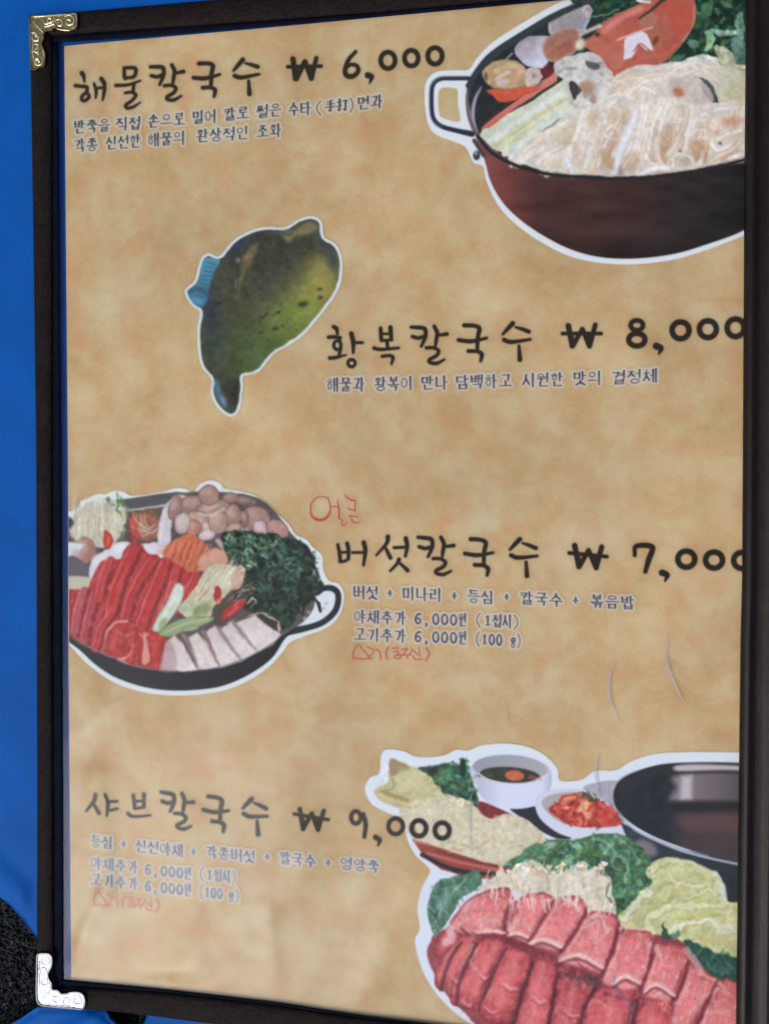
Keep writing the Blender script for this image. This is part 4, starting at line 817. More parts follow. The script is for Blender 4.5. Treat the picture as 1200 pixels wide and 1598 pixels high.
# ---- small serif syllables built from their letters
def _h(x0, x1, y, y1=None): return ('h', [(x0, y), (x1, y if y1 is None else y1)])
def _v(x, y0, y1, x1=None): return ('v', [(x, y0), (x if x1 is None else x1, y1)])
def _sm(dy=0, s=1.0): return [('v', [(.5, dy + .02), (.42, dy + .45 * s), (.02, dy + .95 * s)]), ('v', [(.47, dy + .38 * s), (.98, dy + .95 * s)])]
def _ring(cy=.5, r=.44, cx=.5, ry=None):
    return [('h', [(cx + r * math.cos(t), cy + (ry or r) * math.sin(t)) for t in np.linspace(0, 2 * math.pi, 11)])]
def _giyeok(v): return [_h(.05, .9, .1), ('v', [(.88, .1), (.84, .5), (.5 if v else .8, .98)])]
JM = {
 'ㄱ': lambda v: _giyeok(v), 'ㄲ': lambda v: [_h(0, .42, .1), ('v', [(.42, .1), (.34, .95)]), _h(.52, .95, .1), ('v', [(.95, .1), (.88, .95)])],
 'ㄴ': lambda v: [_v(.12, .05, .88), _h(.12, .98, .88)], 'ㄷ': lambda v: [_h(.1, .95, .1), _v(.12, .1, .9), _h(.12, .98, .9)],
 'ㄹ': lambda v: [_h(.08, .9, .06), _v(.88, .06, .48), _h(.1, .88, .48), _v(.12, .48, .92), _h(.12, .98, .92)],
 'ㅁ': lambda v: [_v(.12, .08, .95), _h(.12, .9, .1), _v(.88, .08, .95), _h(.12, .88, .92)],
 'ㅂ': lambda v: [_v(.14, .02, .95), _v(.86, .02, .95), _h(.14, .86, .48), _h(.14, .86, .92)],
 'ㅅ': lambda v: _sm(), 'ㅆ': lambda v: [('v', [(.28, .05), (.22, .5), (0, .95)]), ('v', [(.26, .45), (.5, .9)]), ('v', [(.72, .05), (.68, .5), (.48, .95)]), ('v', [(.7, .45), (1, .92)])],
 'ㅇ': lambda v: _ring(), 'ㅈ': lambda v: [_h(.05, .95, .1)] + [('v', [(.52, .1), (.44, .5), (.02, .95)]), ('v', [(.48, .45), (.98, .95)])],
 'ㅊ': lambda v: [_h(.35, .68, .02), _h(.05, .95, .26)] + [('v', [(.52, .26), (.44, .6), (.02, .98)]), ('v', [(.48, .55), (.98, .98)])],
 'ㅋ': lambda v: _giyeok(v) + [_h(.08, .86, .5)], 'ㅌ': lambda v: [_h(.1, .95, .06), _v(.12, .06, .92), _h(.12, .9, .48), _h(.12, .98, .92)],
 'ㅍ': lambda v: [_h(.05, .95, .1), _v(.3, .1, .88), _v(.7, .1, .88), _h(.02, .98, .9)],
 'ㅎ': lambda v: [_h(.32, .7, .02), _h(.05, .95, .24)] + _ring(.68, .32, .5, .3)}
VJ = {  # vowels in their own box
 'ㅏ': [_v(.35, 0, 1), _h(.35, .95, .45)], 'ㅑ': [_v(.35, 0, 1), _h(.35, .95, .34), _h(.35, .95, .58)], 'ㅓ': [_v(.75, 0, 1), _h(.1, .75, .45)],
 'ㅕ': [_v(.75, 0, 1), _h(.1, .75, .34), _h(.1, .75, .58)], 'ㅐ': [_v(.25, .04, .96), _v(.8, 0, 1), _h(.25, .8, .45)], 'ㅔ': [_v(.45, .04, .96), _v(.88, 0, 1), _h(.05, .45, .45)],
 'ㅣ': [_v(.6, 0, 1)], 'ㅗ': [_v(.5, .05, .75), _h(0, 1, .8)], 'ㅛ': [_v(.35, .05, .75), _v(.65, .05, .75), _h(0, 1, .8)], 'ㅜ': [_h(0, 1, .2), _v(.55, .2, 1)],
 'ㅠ': [_h(0, 1, .2), _v(.35, .2, 1), _v(.68, .2, 1)], 'ㅡ': [_h(0, 1, .5)]}
CHO = 'ㄱㄲㄴㄷㄸㄹㅁㅂㅃㅅㅆㅇㅈㅉㅊㅋㅌㅍㅎ'
JUNG = 'ㅏㅐㅑㅒㅓㅔㅕㅖㅗㅘㅙㅚㅛㅜㅝㅞㅟㅠㅡㅢㅣ'
JONG = ['', 'ㄱ', 'ㄲ', 'ㄳ', 'ㄴ', 'ㄵ', 'ㄶ', 'ㄷ', 'ㄹ', 'ㄺ', 'ㄻ', 'ㄼ', 'ㄽ', 'ㄾ', 'ㄿ', 'ㅀ', 'ㅁ', 'ㅂ', 'ㅄ', 'ㅅ', 'ㅆ', 'ㅇ', 'ㅈ', 'ㅊ', 'ㅋ', 'ㅌ', 'ㅍ', 'ㅎ']
COMP = {'ㅘ': ('ㅗ', 'ㅏ'), 'ㅝ': ('ㅜ', 'ㅓ'), 'ㅢ': ('ㅡ', 'ㅣ'), 'ㅟ': ('ㅜ', 'ㅣ'), 'ㅚ': ('ㅗ', 'ㅣ')}
ASC = {
 '0': [('v', [(.5 + .34 * math.cos(t), .5 + .46 * math.sin(t)) for t in np.linspace(0, 2 * math.pi, 13)])],
 '6': [('v', [(.78, .08), (.5, .1), (.24, .35), (.18, .65), (.35, .93), (.65, .93), (.8, .72), (.65, .5), (.4, .48), (.22, .62)])],
 '1': [('h', [(.3, .18), (.55, .06)]), _v(.55, .06, .95), _h(.32, .78, .95)], ',': [('v', [(.4, .88), (.5, .95), (.35, 1.12)])],
 '(': [('h', [(.8, -.05), (.5, .25), (.45, .7), (.8, 1.08)])], ')': [('h', [(.2, -.05), (.5, .25), (.55, .7), (.2, 1.08)])],
 'g': [('v', [(.5 + .26 * math.cos(t), .48 + .18 * math.sin(t)) for t in np.linspace(0, 2 * math.pi, 9)]), ('h', [(.35, .66), (.3, .78), (.7, .86), (.78, 1.05), (.5, 1.18), (.22, 1.05), (.35, .86)]), ('h', [(.7, .34), (.9, .28)])],
 '+': [_h(.15, .85, .5), _v(.5, .15, .85)],
 '手': [('h', [(.75, .03), (.5, .12), (.2, .14)]), _h(.15, .88, .34), _h(.02, .98, .58), ('v', [(.52, .12), (.52, .9), (.36, .84)])],
 '打': [_h(.02, .42, .26), _h(.02, .42, .62, .5), ('v', [(.24, .02), (.24, .92), (.1, .86)]), _h(.5, 1, .16), ('v', [(.78, .16), (.78, .92), (.6, .84)])]}
def glyph(ch):
    if ch in ASC: return ASC[ch]
    n = ord(ch) - 0xAC00
    ci, vi, fi = CHO[n // 588], JUNG[(n % 588) // 28], JONG[n % 28]
    out = []
    def place(st, b):
        for t, p in st: out.append((t, [(b[0] + x * (b[2] - b[0]), b[1] + y * (b[3] - b[1])) for x, y in p]))
    f = bool(fi)
    if vi in COMP:
        h, v = COMP[vi]
        place(JM[ci](0), (.08, .02, .55, .3 if f else .42))
        place(VJ[h], (.02, .34, .64, .6) if f else (.02, .48, .66, .82))
        place(VJ[v], (.62, 0, .98, .62 if f else 1) if v != 'ㅓ' else (.5, 0, .95, .62 if f else 1))
    elif vi in 'ㅏㅑㅓㅕㅐㅔㅣ':
        two = vi in 'ㅐㅔ'
        place(JM[ci](1), (.04, .06, .48 if two else .54, .5 if f else .84))
        place(VJ[vi], (.52 if two else .56, 0, .98, .58 if f else 1))
    else:
        place(JM[ci](0), (.2, 0, .82, .3 if f else .46))
        place(VJ[vi], (.02, .32, .98, .62) if f else (.02, .5, .98, 1 if vi in 'ㅜㅠ' else .95))
    if f: place(JM[fi](0), (.2, .66, .9 if vi not in 'ㅗㅜㅡ' else .8, 1))
    return out

def small(words, h=19.5, col=(70, 92, 122), halo=(204, 208, 204), ha=.62, soft=1.35, a=.95, tw=1.0):
    I = Ink(); w0 = words[0]
    for s, x0, x1, ya, yb in words:
        pitch = (x1 - x0) / len(s)
        for i, ch in enumerate(s):
            if ch == ' ': continue
            gx = x0 + i * pitch; gw = pitch * .9
            yc = ya + (yb - ya) * ((i + .5) / len(s)); sl_ = (yb - ya) / max(x1 - x0, 1)
            hh = h * (.86 if ch in '06g' else .8 if ch == '1' else 1.0)
            if ch == '+': hh = pitch * .9
            for t, p in glyph(ch):
                q = [(gx + x * gw, yc + (y - .5) * hh + (x - .5) * gw * sl_) for x, y in p]
                if len(q) > 3: q = cr(q, False, 2)
                w = (2.9 if t == 'v' else 1.5) * tw
                I.add(q, w if t == 'h' else np.linspace(w * 1.1, w * .8, len(q)))
    I.lay(halo, 4.5, ha, 4.6); I.lay(col, soft, a)

CUR[0] = 9
small([('반죽을',116,174,199,195),('직접',182,222,194,192),('손으로',231,291,190,186),('밀어',301,339,184,181),('칼로',349,391,179,176),('썰은',401,441,175,171),('수타(',450,506,171,168),('手打',507,545,166,163),(')',544,557,164,163),('면과',558,599,162,158)], col=(40,54,66))
CUR[0] = 10
small([('각종',116,155,228,225),('신선한',166,222,224,220),('해물의',231,291,219,215),('환상적인',307,390,213,207),('조화',401,441,206,203)], col=(44,60,74))
CUR[0] = 11
small([('해물과',510,571,601,600),('황복이',584,646,600,598),('만나',657,701,598,597),('담백하고',711,801,597,594),('시원한',815,881,594,592),('맛의',894,940,591,590),('결정체',954,1027,590,586)], h=20.5, col=(44,54,78))
CUR[0] = 12
small([('버섯',551,592,924,926),('+',603,615,926,926),('미나리',628,691,926,929),('+',703,716,930,930),('등심',729,772,930,933),('+',785,797,932,932),('칼국수',811,880,933,937),('+',892,905,937,937),('볶음밥',920,992,938,941)], h=19.5, col=(48,60,84))
CUR[0] = 13
small([('야채추가',552,636,962,965),('6,000원',646,729,965,968),('(1접시)',738,815,967,971)], h=19.5, col=(54,66,92))
CUR[0] = 14
small([('고기추가',552,636,990,993),('6,000원',646,729,993,996),('(100',739,785,997,999),('g)',796,816,999,1000)], h=19.5, col=(54,66,92))
CUR[0] = 15
small([('등심',142,178,1312,1316),('+',188,200,1317,1318),('신선야채',212,288,1320,1328),('+',297,309,1329,1330),('각종버섯',321,400,1329,1338),('+',412,424,1337,1338),('칼국수',436,495,1338,1345),('+',507,519,1346,1347),('영양죽',531,594,1347,1353)], h=18.5, col=(66,86,122), halo=(200,206,206), ha=.55, soft=2.0, a=.85)  # these last three captions are paler: sleeve reflection put into the ink
CUR[0] = 16
small([('야채추가',142,218,1346,1354),('6,000원',226,300,1356,1364),('(1접시)',308,374,1363,1370)], h=18.5, col=(78,98,134), halo=(200,206,206), ha=.55, soft=2.2, a=.8)
CUR[0] = 17
small([('고기추가',142,218,1372,1380),('6,000원',226,300,1382,1390),('(100',309,349,1391,1395),('g)',356,378,1396,1398)], h=18.5, col=(78,98,134), halo=(200,206,206), ha=.55, soft=2.2, a=.8)
BW = 1.0
# red handwriting
CUR[0] = 18
I = Ink(); k = K(470, 765, 12)
for p, w in [([(520,150),(400,120),(280,150),(195,260),(180,380),(210,490),(320,555),(430,545),(510,470),(550,360),(530,220),(490,130)],[20,18,22,24,26,40,52,50,40,26,24,18]), ([(560,310),(690,305)],20), ([(688,190),(712,400),(710,530)],[20,34,34]), ([(720,530),(775,560),(755,620),(800,655),(850,610)],[20,22,24,24,18]), ([(810,95),(880,150),(960,190),(1020,205),(1012,300),(1012,400)],[18,26,32,26,24,30]), ([(880,340),(1000,385)],22), ([(890,482),(1060,492)],22), ([(940,510),(960,580),(1010,610),(1100,600)],[20,24,20,20])]: brush(I, k, p, w)
I.lay((206,140,116), 4, .4, 3); I.lay((170,58,48), 1.8, .95)
CUR[0] = 19
RED = [([(100,240),(98,150),(160,50),(215,110),(300,230),(100,240)],18), ([(285,85),(375,130),(300,235),(350,230)],16), ([(400,110),(455,150),(462,240)],18), ([(575,85),(535,150),(548,240)],20), ([(620,100),(700,95)],20), ([(640,150),(700,140),(690,190),(760,180)],18), (ring(690,215,46,22),16), ([(740,120),(820,105),(760,180)],18), ([(760,190),(860,185)],18), ([(815,190),(820,225)],18), ([(880,100),(870,160),(850,190)],16), ([(900,130),(960,190)],16), ([(975,100),(985,200)],16), ([(900,200),(920,245),(1020,245)],16), ([(1070,95),(1112,170),(1068,262)],20)]
I = Ink(); k = K(540, 1000, 8.57)
for p, w in RED: brush(I, k, p, w)
I.lay((200,140,116), 4, .35, 3); I.lay((176,74,60), 1.8, .95)
CUR[0] = 20
I = Ink()
def T4(p): return np.stack([148 + (p[:, 0] - 552) * .86, 1404 + (p[:, 1] - 1020) * .95 + (p[:, 0] - 552) * .075], 1)
for p, w in RED: brush(I, k, p, w, T=T4)
I.lay((190,140,130), 5, .4, 3); I.lay((180,96,90), 2.2, .85)

# the whole print is a touch soft
_P = blur(RGBC * ALP[..., None], 0.62); _A = blur(ALP, 0.62)
RGBC[:] = np.where(_A[..., None] > 1e-3, _P / np.maximum(_A, 1e-3)[..., None], RGBC); ALP[:] = _A
# ================================================================== build
def thing(name, label, cat, loc=(0, 0, 0)):
    o = bpy.data.objects.new(name, None); o.empty_display_size = 0.02; col_main.objects.link(o)
    o.location = loc; o['label'] = label; o['category'] = cat
    return o
def interp(pts, t):
    a = np.array(pts, float); return np.interp(t, a[:, 0], a[:, 1])
def left_edge(y): return interp([(60,101),(300,103),(750,107),(1000,107.3),(1350,110.3),(1540,112)], y)   # left edge of the paper
def top_edge(x): return interp([(100,71.5),(400,45),(600,26),(1200,-30)], x)
def bot_edge(x): return interp([(100,1529),(250,1543),(430,1564),(560,1584),(1200,1662)], x)
def spine_x(y): return interp([(-80,1163.5),(0,1163),(300,1160.5),(900,1157),(1000,1154.5),(1600,1147.5),(1700,1146.5)], y)

# ---- materials
def paper_material():
    m, n, l, b = mat('printed_paper', rough=0.75, spec=0.1)
    tc = n.new('ShaderNodeTexCoord')
    a1 = noise_node(n, l, 38, 4, 0.6, tc.outputs['Object'], 0.3)
    a2 = noise_node(n, l, 95, 3, 0.6, tc.outputs['Object'], 0.2)
    a3 = noise_node(n, l, 62, 3, 0.55, tc.outputs['Object'])
    r1 = ramp(n, l, a1.outputs['Fac'], [(0.30, (180,145,94)), (0.42, (193,162,112)), (0.52, (199,172,126)), (0.62, (206,184,142)), (0.74, (213,195,160))])
    r2 = ramp(n, l, a2.outputs['Fac'], [(0.34, (194,152,106)), (0.48, (196,168,122)), (0.6, (198,182,138)), (0.72, (212,176,148))])
    c = mixc(n, l, 0.4, r1.outputs['Color'], r2.outputs['Color'])
    r3 = ramp(n, l, a3.outputs['Fac'], [(0.56, (0,0,0,1)), (0.72, (1,1,1,1))])
    q = n.new('ShaderNodeMath'); q.operation = 'MULTIPLY'; q.inputs[1].default_value = 0.5
    l.new(r3.outputs['Color'], q.inputs[0])
    c = mixc(n, l, q.outputs[0], c, (202,150,104))
    fine = noise_node(n, l, 900, 2, 0.6, tc.outputs['Object'])
    rf = ramp(n, l, fine.outputs['Fac'], [(0.3, (226,226,226)), (0.7, (255,255,255))])
    c = mixc(n, l, 0.3, c, rf.outputs['Color'], 'MULTIPLY')
    big = noise_node(n, l, 13, 2, 0.5, tc.outputs['Object'])
    rb = ramp(n, l, big.outputs['Fac'], [(0.35, (236,238,240)), (0.65, (255,255,255))])
    c = mixc(n, l, 0.8, c, rb.outputs['Color'], 'MULTIPLY')
    at = n.new('ShaderNodeAttribute'); at.attribute_name = 'ink'
    c = mixc(n, l, at.outputs['Alpha'], c, at.outputs['Color'])
    l.new(c, b.inputs['Base Color'])
    return m
M_PAPER = paper_material()

def leather(name, c0, c1, rough, scl=(900, 300, 300), bs=0.5, sp=0.12):
    m, n, l, b = mat(name, rough=rough, spec=sp)
    tc = n.new('ShaderNodeTexCoord'); mp = n.new('ShaderNodeMapping'); mp.inputs['Scale'].default_value = scl
    l.new(tc.outputs['Object'], mp.inputs['Vector'])
    t = noise_node(n, l, 1.0, 3, 0.65, mp.outputs['Vector'])
    t2 = noise_node(n, l, 60, 3, 0.6, tc.outputs['Object'])
    r = ramp(n, l, t.outputs['Fac'], [(0.3, c0), (0.7, c1)])
    r2 = ramp(n, l, t2.outputs['Fac'], [(0.35, (210,205,205)), (0.65, (255,255,255))])
    l.new(mixc(n, l, 0.7, r.outputs['Color'], r2.outputs['Color'], 'MULTIPLY'), b.inputs['Base Color'])
    bump(n, l, b, t.outputs['Fac'], bs, 0.0004)
    return m
M_FRAME = leather('brown_cloth_binding', (10,8,8), (36,28,25), 0.7, (1100, 500, 500), 0.7, 0.08)
M_FRAMEH = leather('brown_cloth_binding_top', (10,8,8), (38,29,26), 0.7, (500, 1100, 500), 0.7, 0.08)
M_LINING = leather('dark_lining', (6,8,18), (12,16,32), 0.75, (300, 300, 300), 0.2, 0.05)
M_SPINE = leather('dark_brown_spine_cloth', (14,8,7), (28,20,18), 0.42, (1100, 420, 300), 0.3, 0.17)

def plastic_material():
    m = bpy.data.materials.new('clear_plastic'); m.use_nodes = True
    n, l = m.node_tree.nodes, m.node_tree.links; n.clear()
    out = n.new('ShaderNodeOutputMaterial'); mx = n.new('ShaderNodeMixShader')
    tr = n.new('ShaderNodeBsdfTransparent'); gl = n.new('ShaderNodeBsdfGlossy')
    gl.inputs['Roughness'].default_value = 0.17; gl.inputs['Color'].default_value = (1, 1, 1, 1)
    tr.inputs['Color'].default_value = (0.98, 0.985, 0.99, 1)
    lw = n.new('ShaderNodeFresnel'); lw.inputs['IOR'].default_value = 1.5
    k = n.new('ShaderNodeMath'); k.operation = 'MULTIPLY'; k.inputs[1].default_value = 0.29
    l.new(lw.outputs[0], k.inputs[0]); l.new(k.outputs[0], mx.inputs['Fac'])
    l.new(tr.outputs[0], mx.inputs[1]); l.new(gl.outputs[0], mx.inputs[2]); l.new(mx.outputs[0], out.inputs['Surface'])
    return m
M_PLASTIC = plastic_material()
M_CREASE, _n, _l, _b = mat('painted_glint_plastic', (176,172,184), 0.6, 0.2)  # pale colour stands for light caught by the creases
_b.inputs['Alpha'].default_value = 0.22

def metal_material(name, c0, c1, rough):
    m, n, l, b = mat(name, rough=rough, metal=1.0)
    tc = n.new('ShaderNodeTexCoord'); t = noise_node(n, l, 700, 3, 0.6, tc.outputs['Object'])
    r = ramp(n, l, t.outputs['Fac'], [(0.35, c0), (0.65, c1)]); l.new(r.outputs['Color'], b.inputs['Base Color'])
    bump(n, l, b, t.outputs['Fac'], 0.5, 0.0003)
    return m
M_CORNER_DIM = metal_material('corner_metal_painted_dim', (112,100,66), (140,126,86), 0.5)  # same metal on both corners; here the blocked sky darkens the colour
M_BRASS_HI = metal_material('pale_brass_relief', (188,178,140), (210,202,168), 0.35)  # paler than the plate, for its raised scrolls
M_CORNER_BRIGHT = metal_material('corner_metal_painted_bright', (150,152,158), (184,186,192), 0.5)  # same corner metal, with the mirrored bright sky put into its colour

def tarp_material():
    m, n, l, b = mat('blue_plastic', rough=0.6, spec=0.08)
    tc = n.new('ShaderNodeTexCoord')
    t = noise_node(n, l, 30, 3, 0.55, tc.outputs['Object']); f = noise_node(n, l, 1100, 2, 0.5, tc.outputs['Object'])
    r = ramp(n, l, t.outputs['Fac'], [(0.3, (0,73,144)), (0.7, (0,83,162))])
    rf = ramp(n, l, f.outputs['Fac'], [(0.3, (222,222,222)), (0.7, (255,255,255))])
    l.new(mixc(n, l, 0.6, r.outputs['Color'], rf.outputs['Color'], 'MULTIPLY'), b.inputs['Base Color'])
    bump(n, l, b, f.outputs['Fac'], 0.25, 0.0003)
    return m
M_TARP = tarp_material()
def asphalt_material():
    m, n, l, b = mat('asphalt', rough=0.85, spec=0.3)
    tc = n.new('ShaderNodeTexCoord')
    v = n.new('ShaderNodeTexVoronoi'); v.inputs['Scale'].default_value = 620; l.new(tc.outputs['Object'], v.inputs['Vector'])
    t = noise_node(n, l, 350, 3, 0.6, tc.outputs['Object'])
    r = ramp(n, l, v.outputs['Color'], [(0.15, (20,24,28)), (0.6, (40,45,48)), (0.88, (62,62,56)), (0.97, (140,132,104))])
    r2 = ramp(n, l, t.outputs['Fac'], [(0.35, (110,110,110)), (0.65, (255,255,255))])
    l.new(mixc(n, l, 0.8, r.outputs['Color'], r2.outputs['Color'], 'MULTIPLY'), b.inputs['Base Color'])
    bump(n, l, b, v.outputs['Distance'], 0.9, 0.0012)
    return m
M_ASPHALT = asphalt_material()

# ---- ground: asphalt, one sheet out to the horizon, its stones modelled where they show
def ground():
    fx = np.arange(-60, 262, 2.0); fy = np.arange(1385, 1650, 2.0)
    pa = W(np.array([fx[0]]), np.array([fy[0]]), -0.012)[0]; pb = W(np.array([fx[-1]]), np.array([fy[-1]]), -0.012)[0]
    gx = np.concatenate([[-60, -8, -1.2, -.5], np.linspace(pa[0], pb[0], 190), [.3, 1.2, 8, 60]])
    gy = np.concatenate([[60, 8, 1.2, .2], np.linspace(pa[1], pb[1], 170), [-.5, -1.2, -8, -60]])
    X, Y = np.meshgrid(gx, gy)
    rr = np.random.RandomState(3)
    Z = -0.013 + (fbm(X * 900 + 500, Y * 900 + 500, 3) - .5) * 0.0045
    Z[:4] = Z[-4:] = -0.013; Z[:, :4] = Z[:, -4:] = -0.013
    h, w = X.shape
    idx = np.arange(h * w).reshape(h, w)
    f = np.stack([idx[1:, :-1], idx[1:, 1:], idx[:-1, 1:], idx[:-1, :-1]], -1).reshape(-1, 4)
    o = link_mesh('ground', np.stack([X, Y, Z], -1).reshape(-1, 3), f.tolist(), M_ASPHALT)
    o['kind'] = 'structure'
ground()

# ---- blue plastic sheet under the menu, with the gap that shows the asphalt
def ridge(X, Y, a, b, w, amp):
    ax, ay = a; bx, by = b; ex, ey = bx - ax, by - ay; L = ex * ex + ey * ey
    t = ((X - ax) * ex + (Y - ay) * ey) / L; h = np.clip(t, 0, 1)
    d = np.sqrt((X - ax - ex * h) ** 2 + (Y - ay - ey * h) ** 2)
    return amp * np.exp(-(d / w) ** 2)
def tarp():
    out = [(-900,-700),(2100,-700),(2100,2500),(-900,2500),(-900,1990)]
    gap = [(-300,1760),(-60,1648),(10,1602),(32,1590),(60,1571),(90,1568),(130,1571),(166,1577),(172,1590),(186,1602),(186,1640),(214,1640),(222,1606),(229,1586),(222,1574),(150,1561),(84,1553),(72,1500),(58,1464),(40,1441),(15,1412),(-10,1393),(-60,1360),(-300,1290),(-900,1120)]
    ring_ = out + gap
    pts = [Vector(p) for p in ring_]; n = len(pts)
    ed = [(i, (i + 1) % n) for i in range(n)]
    poly_ = np.array(ring_, float)
    gx, gy = np.meshgrid(np.arange(-880, 2090, 60.0), np.arange(-680, 2490, 60.0))
    fx, fy = np.meshgrid(np.arange(-90, 300, 8.0), np.arange(1290, 1650, 8.0))
    for Xs, Ys, mrg in ((gx, gy, -25), (fx, fy, -4)):
        D = sdpoly(poly_, Xs.astype(np.float32), Ys.astype(np.float32))
        for x, y, d in zip(Xs.ravel(), Ys.ravel(), D.ravel()):
            if d < mrg: pts.append(Vector((x + (x % 7) * .1, y)))
    v, e, f, *_ = delaunay_2d_cdt(pts, ed, [], 1, 1e-4)
    V = np.array([(p.x, p.y) for p in v])
    X, Y = V[:, 0], V[:, 1]
    Z = np.full(len(X), -0.0010)
    Z += ridge(X, Y, (-120, 1250), (75, 1440), 20, 0.0012) * (X < 44)
    Z -= ridge(X, Y, (-60, 1270), (70, 1390), 14, 0.0005)
    Z += ridge(X, Y, (40, 1640), (150, 1590), 12, 0.002) + ridge(X, Y, (270, 1640), (420, 1620), 14, 0.0015)
    D = sdpoly(np.array(gap, float), X.astype(np.float32), Y.astype(np.float32))
    Z -= 0.002 * np.exp(-(D / 7) ** 2)
    under = (X > 52) & (X < 1250) & (Y > 10) & (Y < 1560)
    Z = np.where(under, np.minimum(Z, -0.0010), Z)
    P = W(X, Y, 0.0); P[:, 2] = Z
    # rays were met at table height: shift each point along its ray so the edge stays put
    P = CAM + (P * [1, 1, 0] - CAM) * ((Z - CAM[2]) / (-CAM[2]))[:, None]
    nb = len(P)
    lower = P.copy(); lower[:, 2] -= 0.0012
    fs = [tuple(reversed(t)) if ((V[t[1]][0]-V[t[0]][0])*(V[t[2]][1]-V[t[0]][1])-(V[t[1]][1]-V[t[0]][1])*(V[t[2]][0]-V[t[0]][0])) > 0 else tuple(t) for t in f]
    cnt = {}
    for t in fs:
        for i in range(len(t)):
            a, b = t[i], t[(i + 1) % len(t)]; cnt[(a, b)] = cnt.get((a, b), 0) + 1
    side = [(a, a + nb, b + nb, b)[::-1] for (a, b) in cnt if (b, a) not in cnt]
    fac = fs + [tuple(reversed([i + nb for i in t])) for t in fs] + side
    o = link_mesh('blue_tarpaulin', np.vstack([P, lower]), fac, M_TARP, smooth=True)
    o['label'] = 'bright blue plastic tarpaulin spread on the asphalt under the menu'; o['category'] = 'tarpaulin'
tarp()

# ---- the menu
menu = thing('restaurant_menu', 'open restaurant menu with four priced noodle dishes, dark cloth binding and metal corners', 'menu')

def page():
    ys = np.linspace(0, 1, 40)
    L = [(left_edge(y), y) for y in np.linspace(72, 1530, 30)]
    T = [(x, top_edge(x)) for x in np.linspace(101.5, 1185, 30)]
    Bm = [(x, bot_edge(x)) for x in np.linspace(112, 1185, 30)]
    loop = L + Bm[1:] + T[::-1][:-1]
    a = np.array(loop); P = W(a[:, 0], a[:, 1], 0.0); n = len(P)
    Q = P.copy(); Q[:, 2] -= 0.0004
    f = [tuple(range(n)), tuple(range(2 * n - 1, n - 1, -1))] + [(i, i + n, (i + 1) % n + n, (i + 1) % n) for i in range(n)]
    o = link_mesh('menu_page', np.vstack([P, Q]), f, M_PAPER, menu)
    ca = o.data.color_attributes.new('ink', 'FLOAT_COLOR', 'POINT')       # bare paper: no ink
    ca.data.foreach_set('color', np.zeros(len(o.data.vertices) * 4, np.float32))
    return o
PAGE = page()

def patches():
    # 0 where the paper ends
    yy = np.arange(Y0, Y1) + .5; xx = np.arange(X0, X1) + .5
    XX, YY = np.meshgrid(xx, yy)
    ok = (XX > left_edge(YY) + .3) & (YY > top_edge(XX) + .3) & (YY < bot_edge(XX) - .3) & (XX < 1180)
    ids = np.where(ok, IDS, 0)
    q = np.maximum(np.maximum(ids[:-1, :-1], ids[1:, :-1]), np.maximum(ids[:-1, 1:], ids[1:, 1:]))
    okc = ok[:-1, :-1] & ok[1:, :-1] & ok[:-1, 1:] & ok[1:, 1:]
    q = np.where(okc, q, 0)
    P = W(XX, YY, 0.00012)
    PR = lin(np.clip(RGBC + (RNG.rand(PH, PW, 1) - .5) * 5, 0, 255)); L_ = PR.mean(-1, keepdims=True)
    PR = PR * np.maximum(L_ - .013, .003) / np.maximum(L_, .004)
    C = np.concatenate([PR, ALP[..., None]], -1).astype(np.float32)
    names = {1: ('printed_picture', 'printed cut-out of a pot heaped with noodles, clams and a red prawn'), 2: ('printed_picture', 'printed cut-out of a green puffer fish'),
             3: ('printed_picture', 'printed cut-out of a black pan of beef, mushrooms, greens and tofu'), 4: ('printed_picture', 'printed cut-out of beef rolls, cabbage, side dishes and a steel stock pan')}
    for k_, t in ((5, 'brush lettering with the price 6,000'), (6, 'brush lettering with the price 8,000'), (7, 'brush lettering with the price 7,000'), (8, 'brush lettering with the price 9,000')): names[k_] = ('dish_title', t)
    for k_ in range(9, 18): names[k_] = ('printed_caption', None)
    for k_ in (18, 19, 20): names[k_] = ('handwritten_note', 'note written in red pen')
    for k_, (nm, lb) in names.items():
        r, c = np.nonzero(q == k_)
        if not len(r): continue
        a = np.stack([(r) * PW + c, (r + 1) * PW + c, (r + 1) * PW + c + 1, r * PW + c + 1], -1)
        u, inv = np.unique(a.ravel(), return_inverse=True)
        me = bpy.data.meshes.new(nm)
        me.vertices.add(len(u)); me.vertices.foreach_set('co', P.reshape(-1, 3)[u].astype(np.float32).ravel())
        nf = len(r)
        me.loops.add(nf * 4); me.loops.foreach_set('vertex_index', inv.astype(np.int32).ravel())
        me.polygons.add(nf); me.polygons.foreach_set('loop_start', np.arange(nf, dtype=np.int32) * 4)
        me.update(calc_edges=True)
        ca = me.color_attributes.new('ink', 'FLOAT_COLOR', 'POINT')
        ca.data.foreach_set('color', C.reshape(-1, 4)[u].ravel())
        me.materials.append(M_PAPER)
        o = bpy.data.objects.new(nm, me); col_main.objects.link(o); o.parent = PAGE
        if lb: o['label'] = lb
patches()

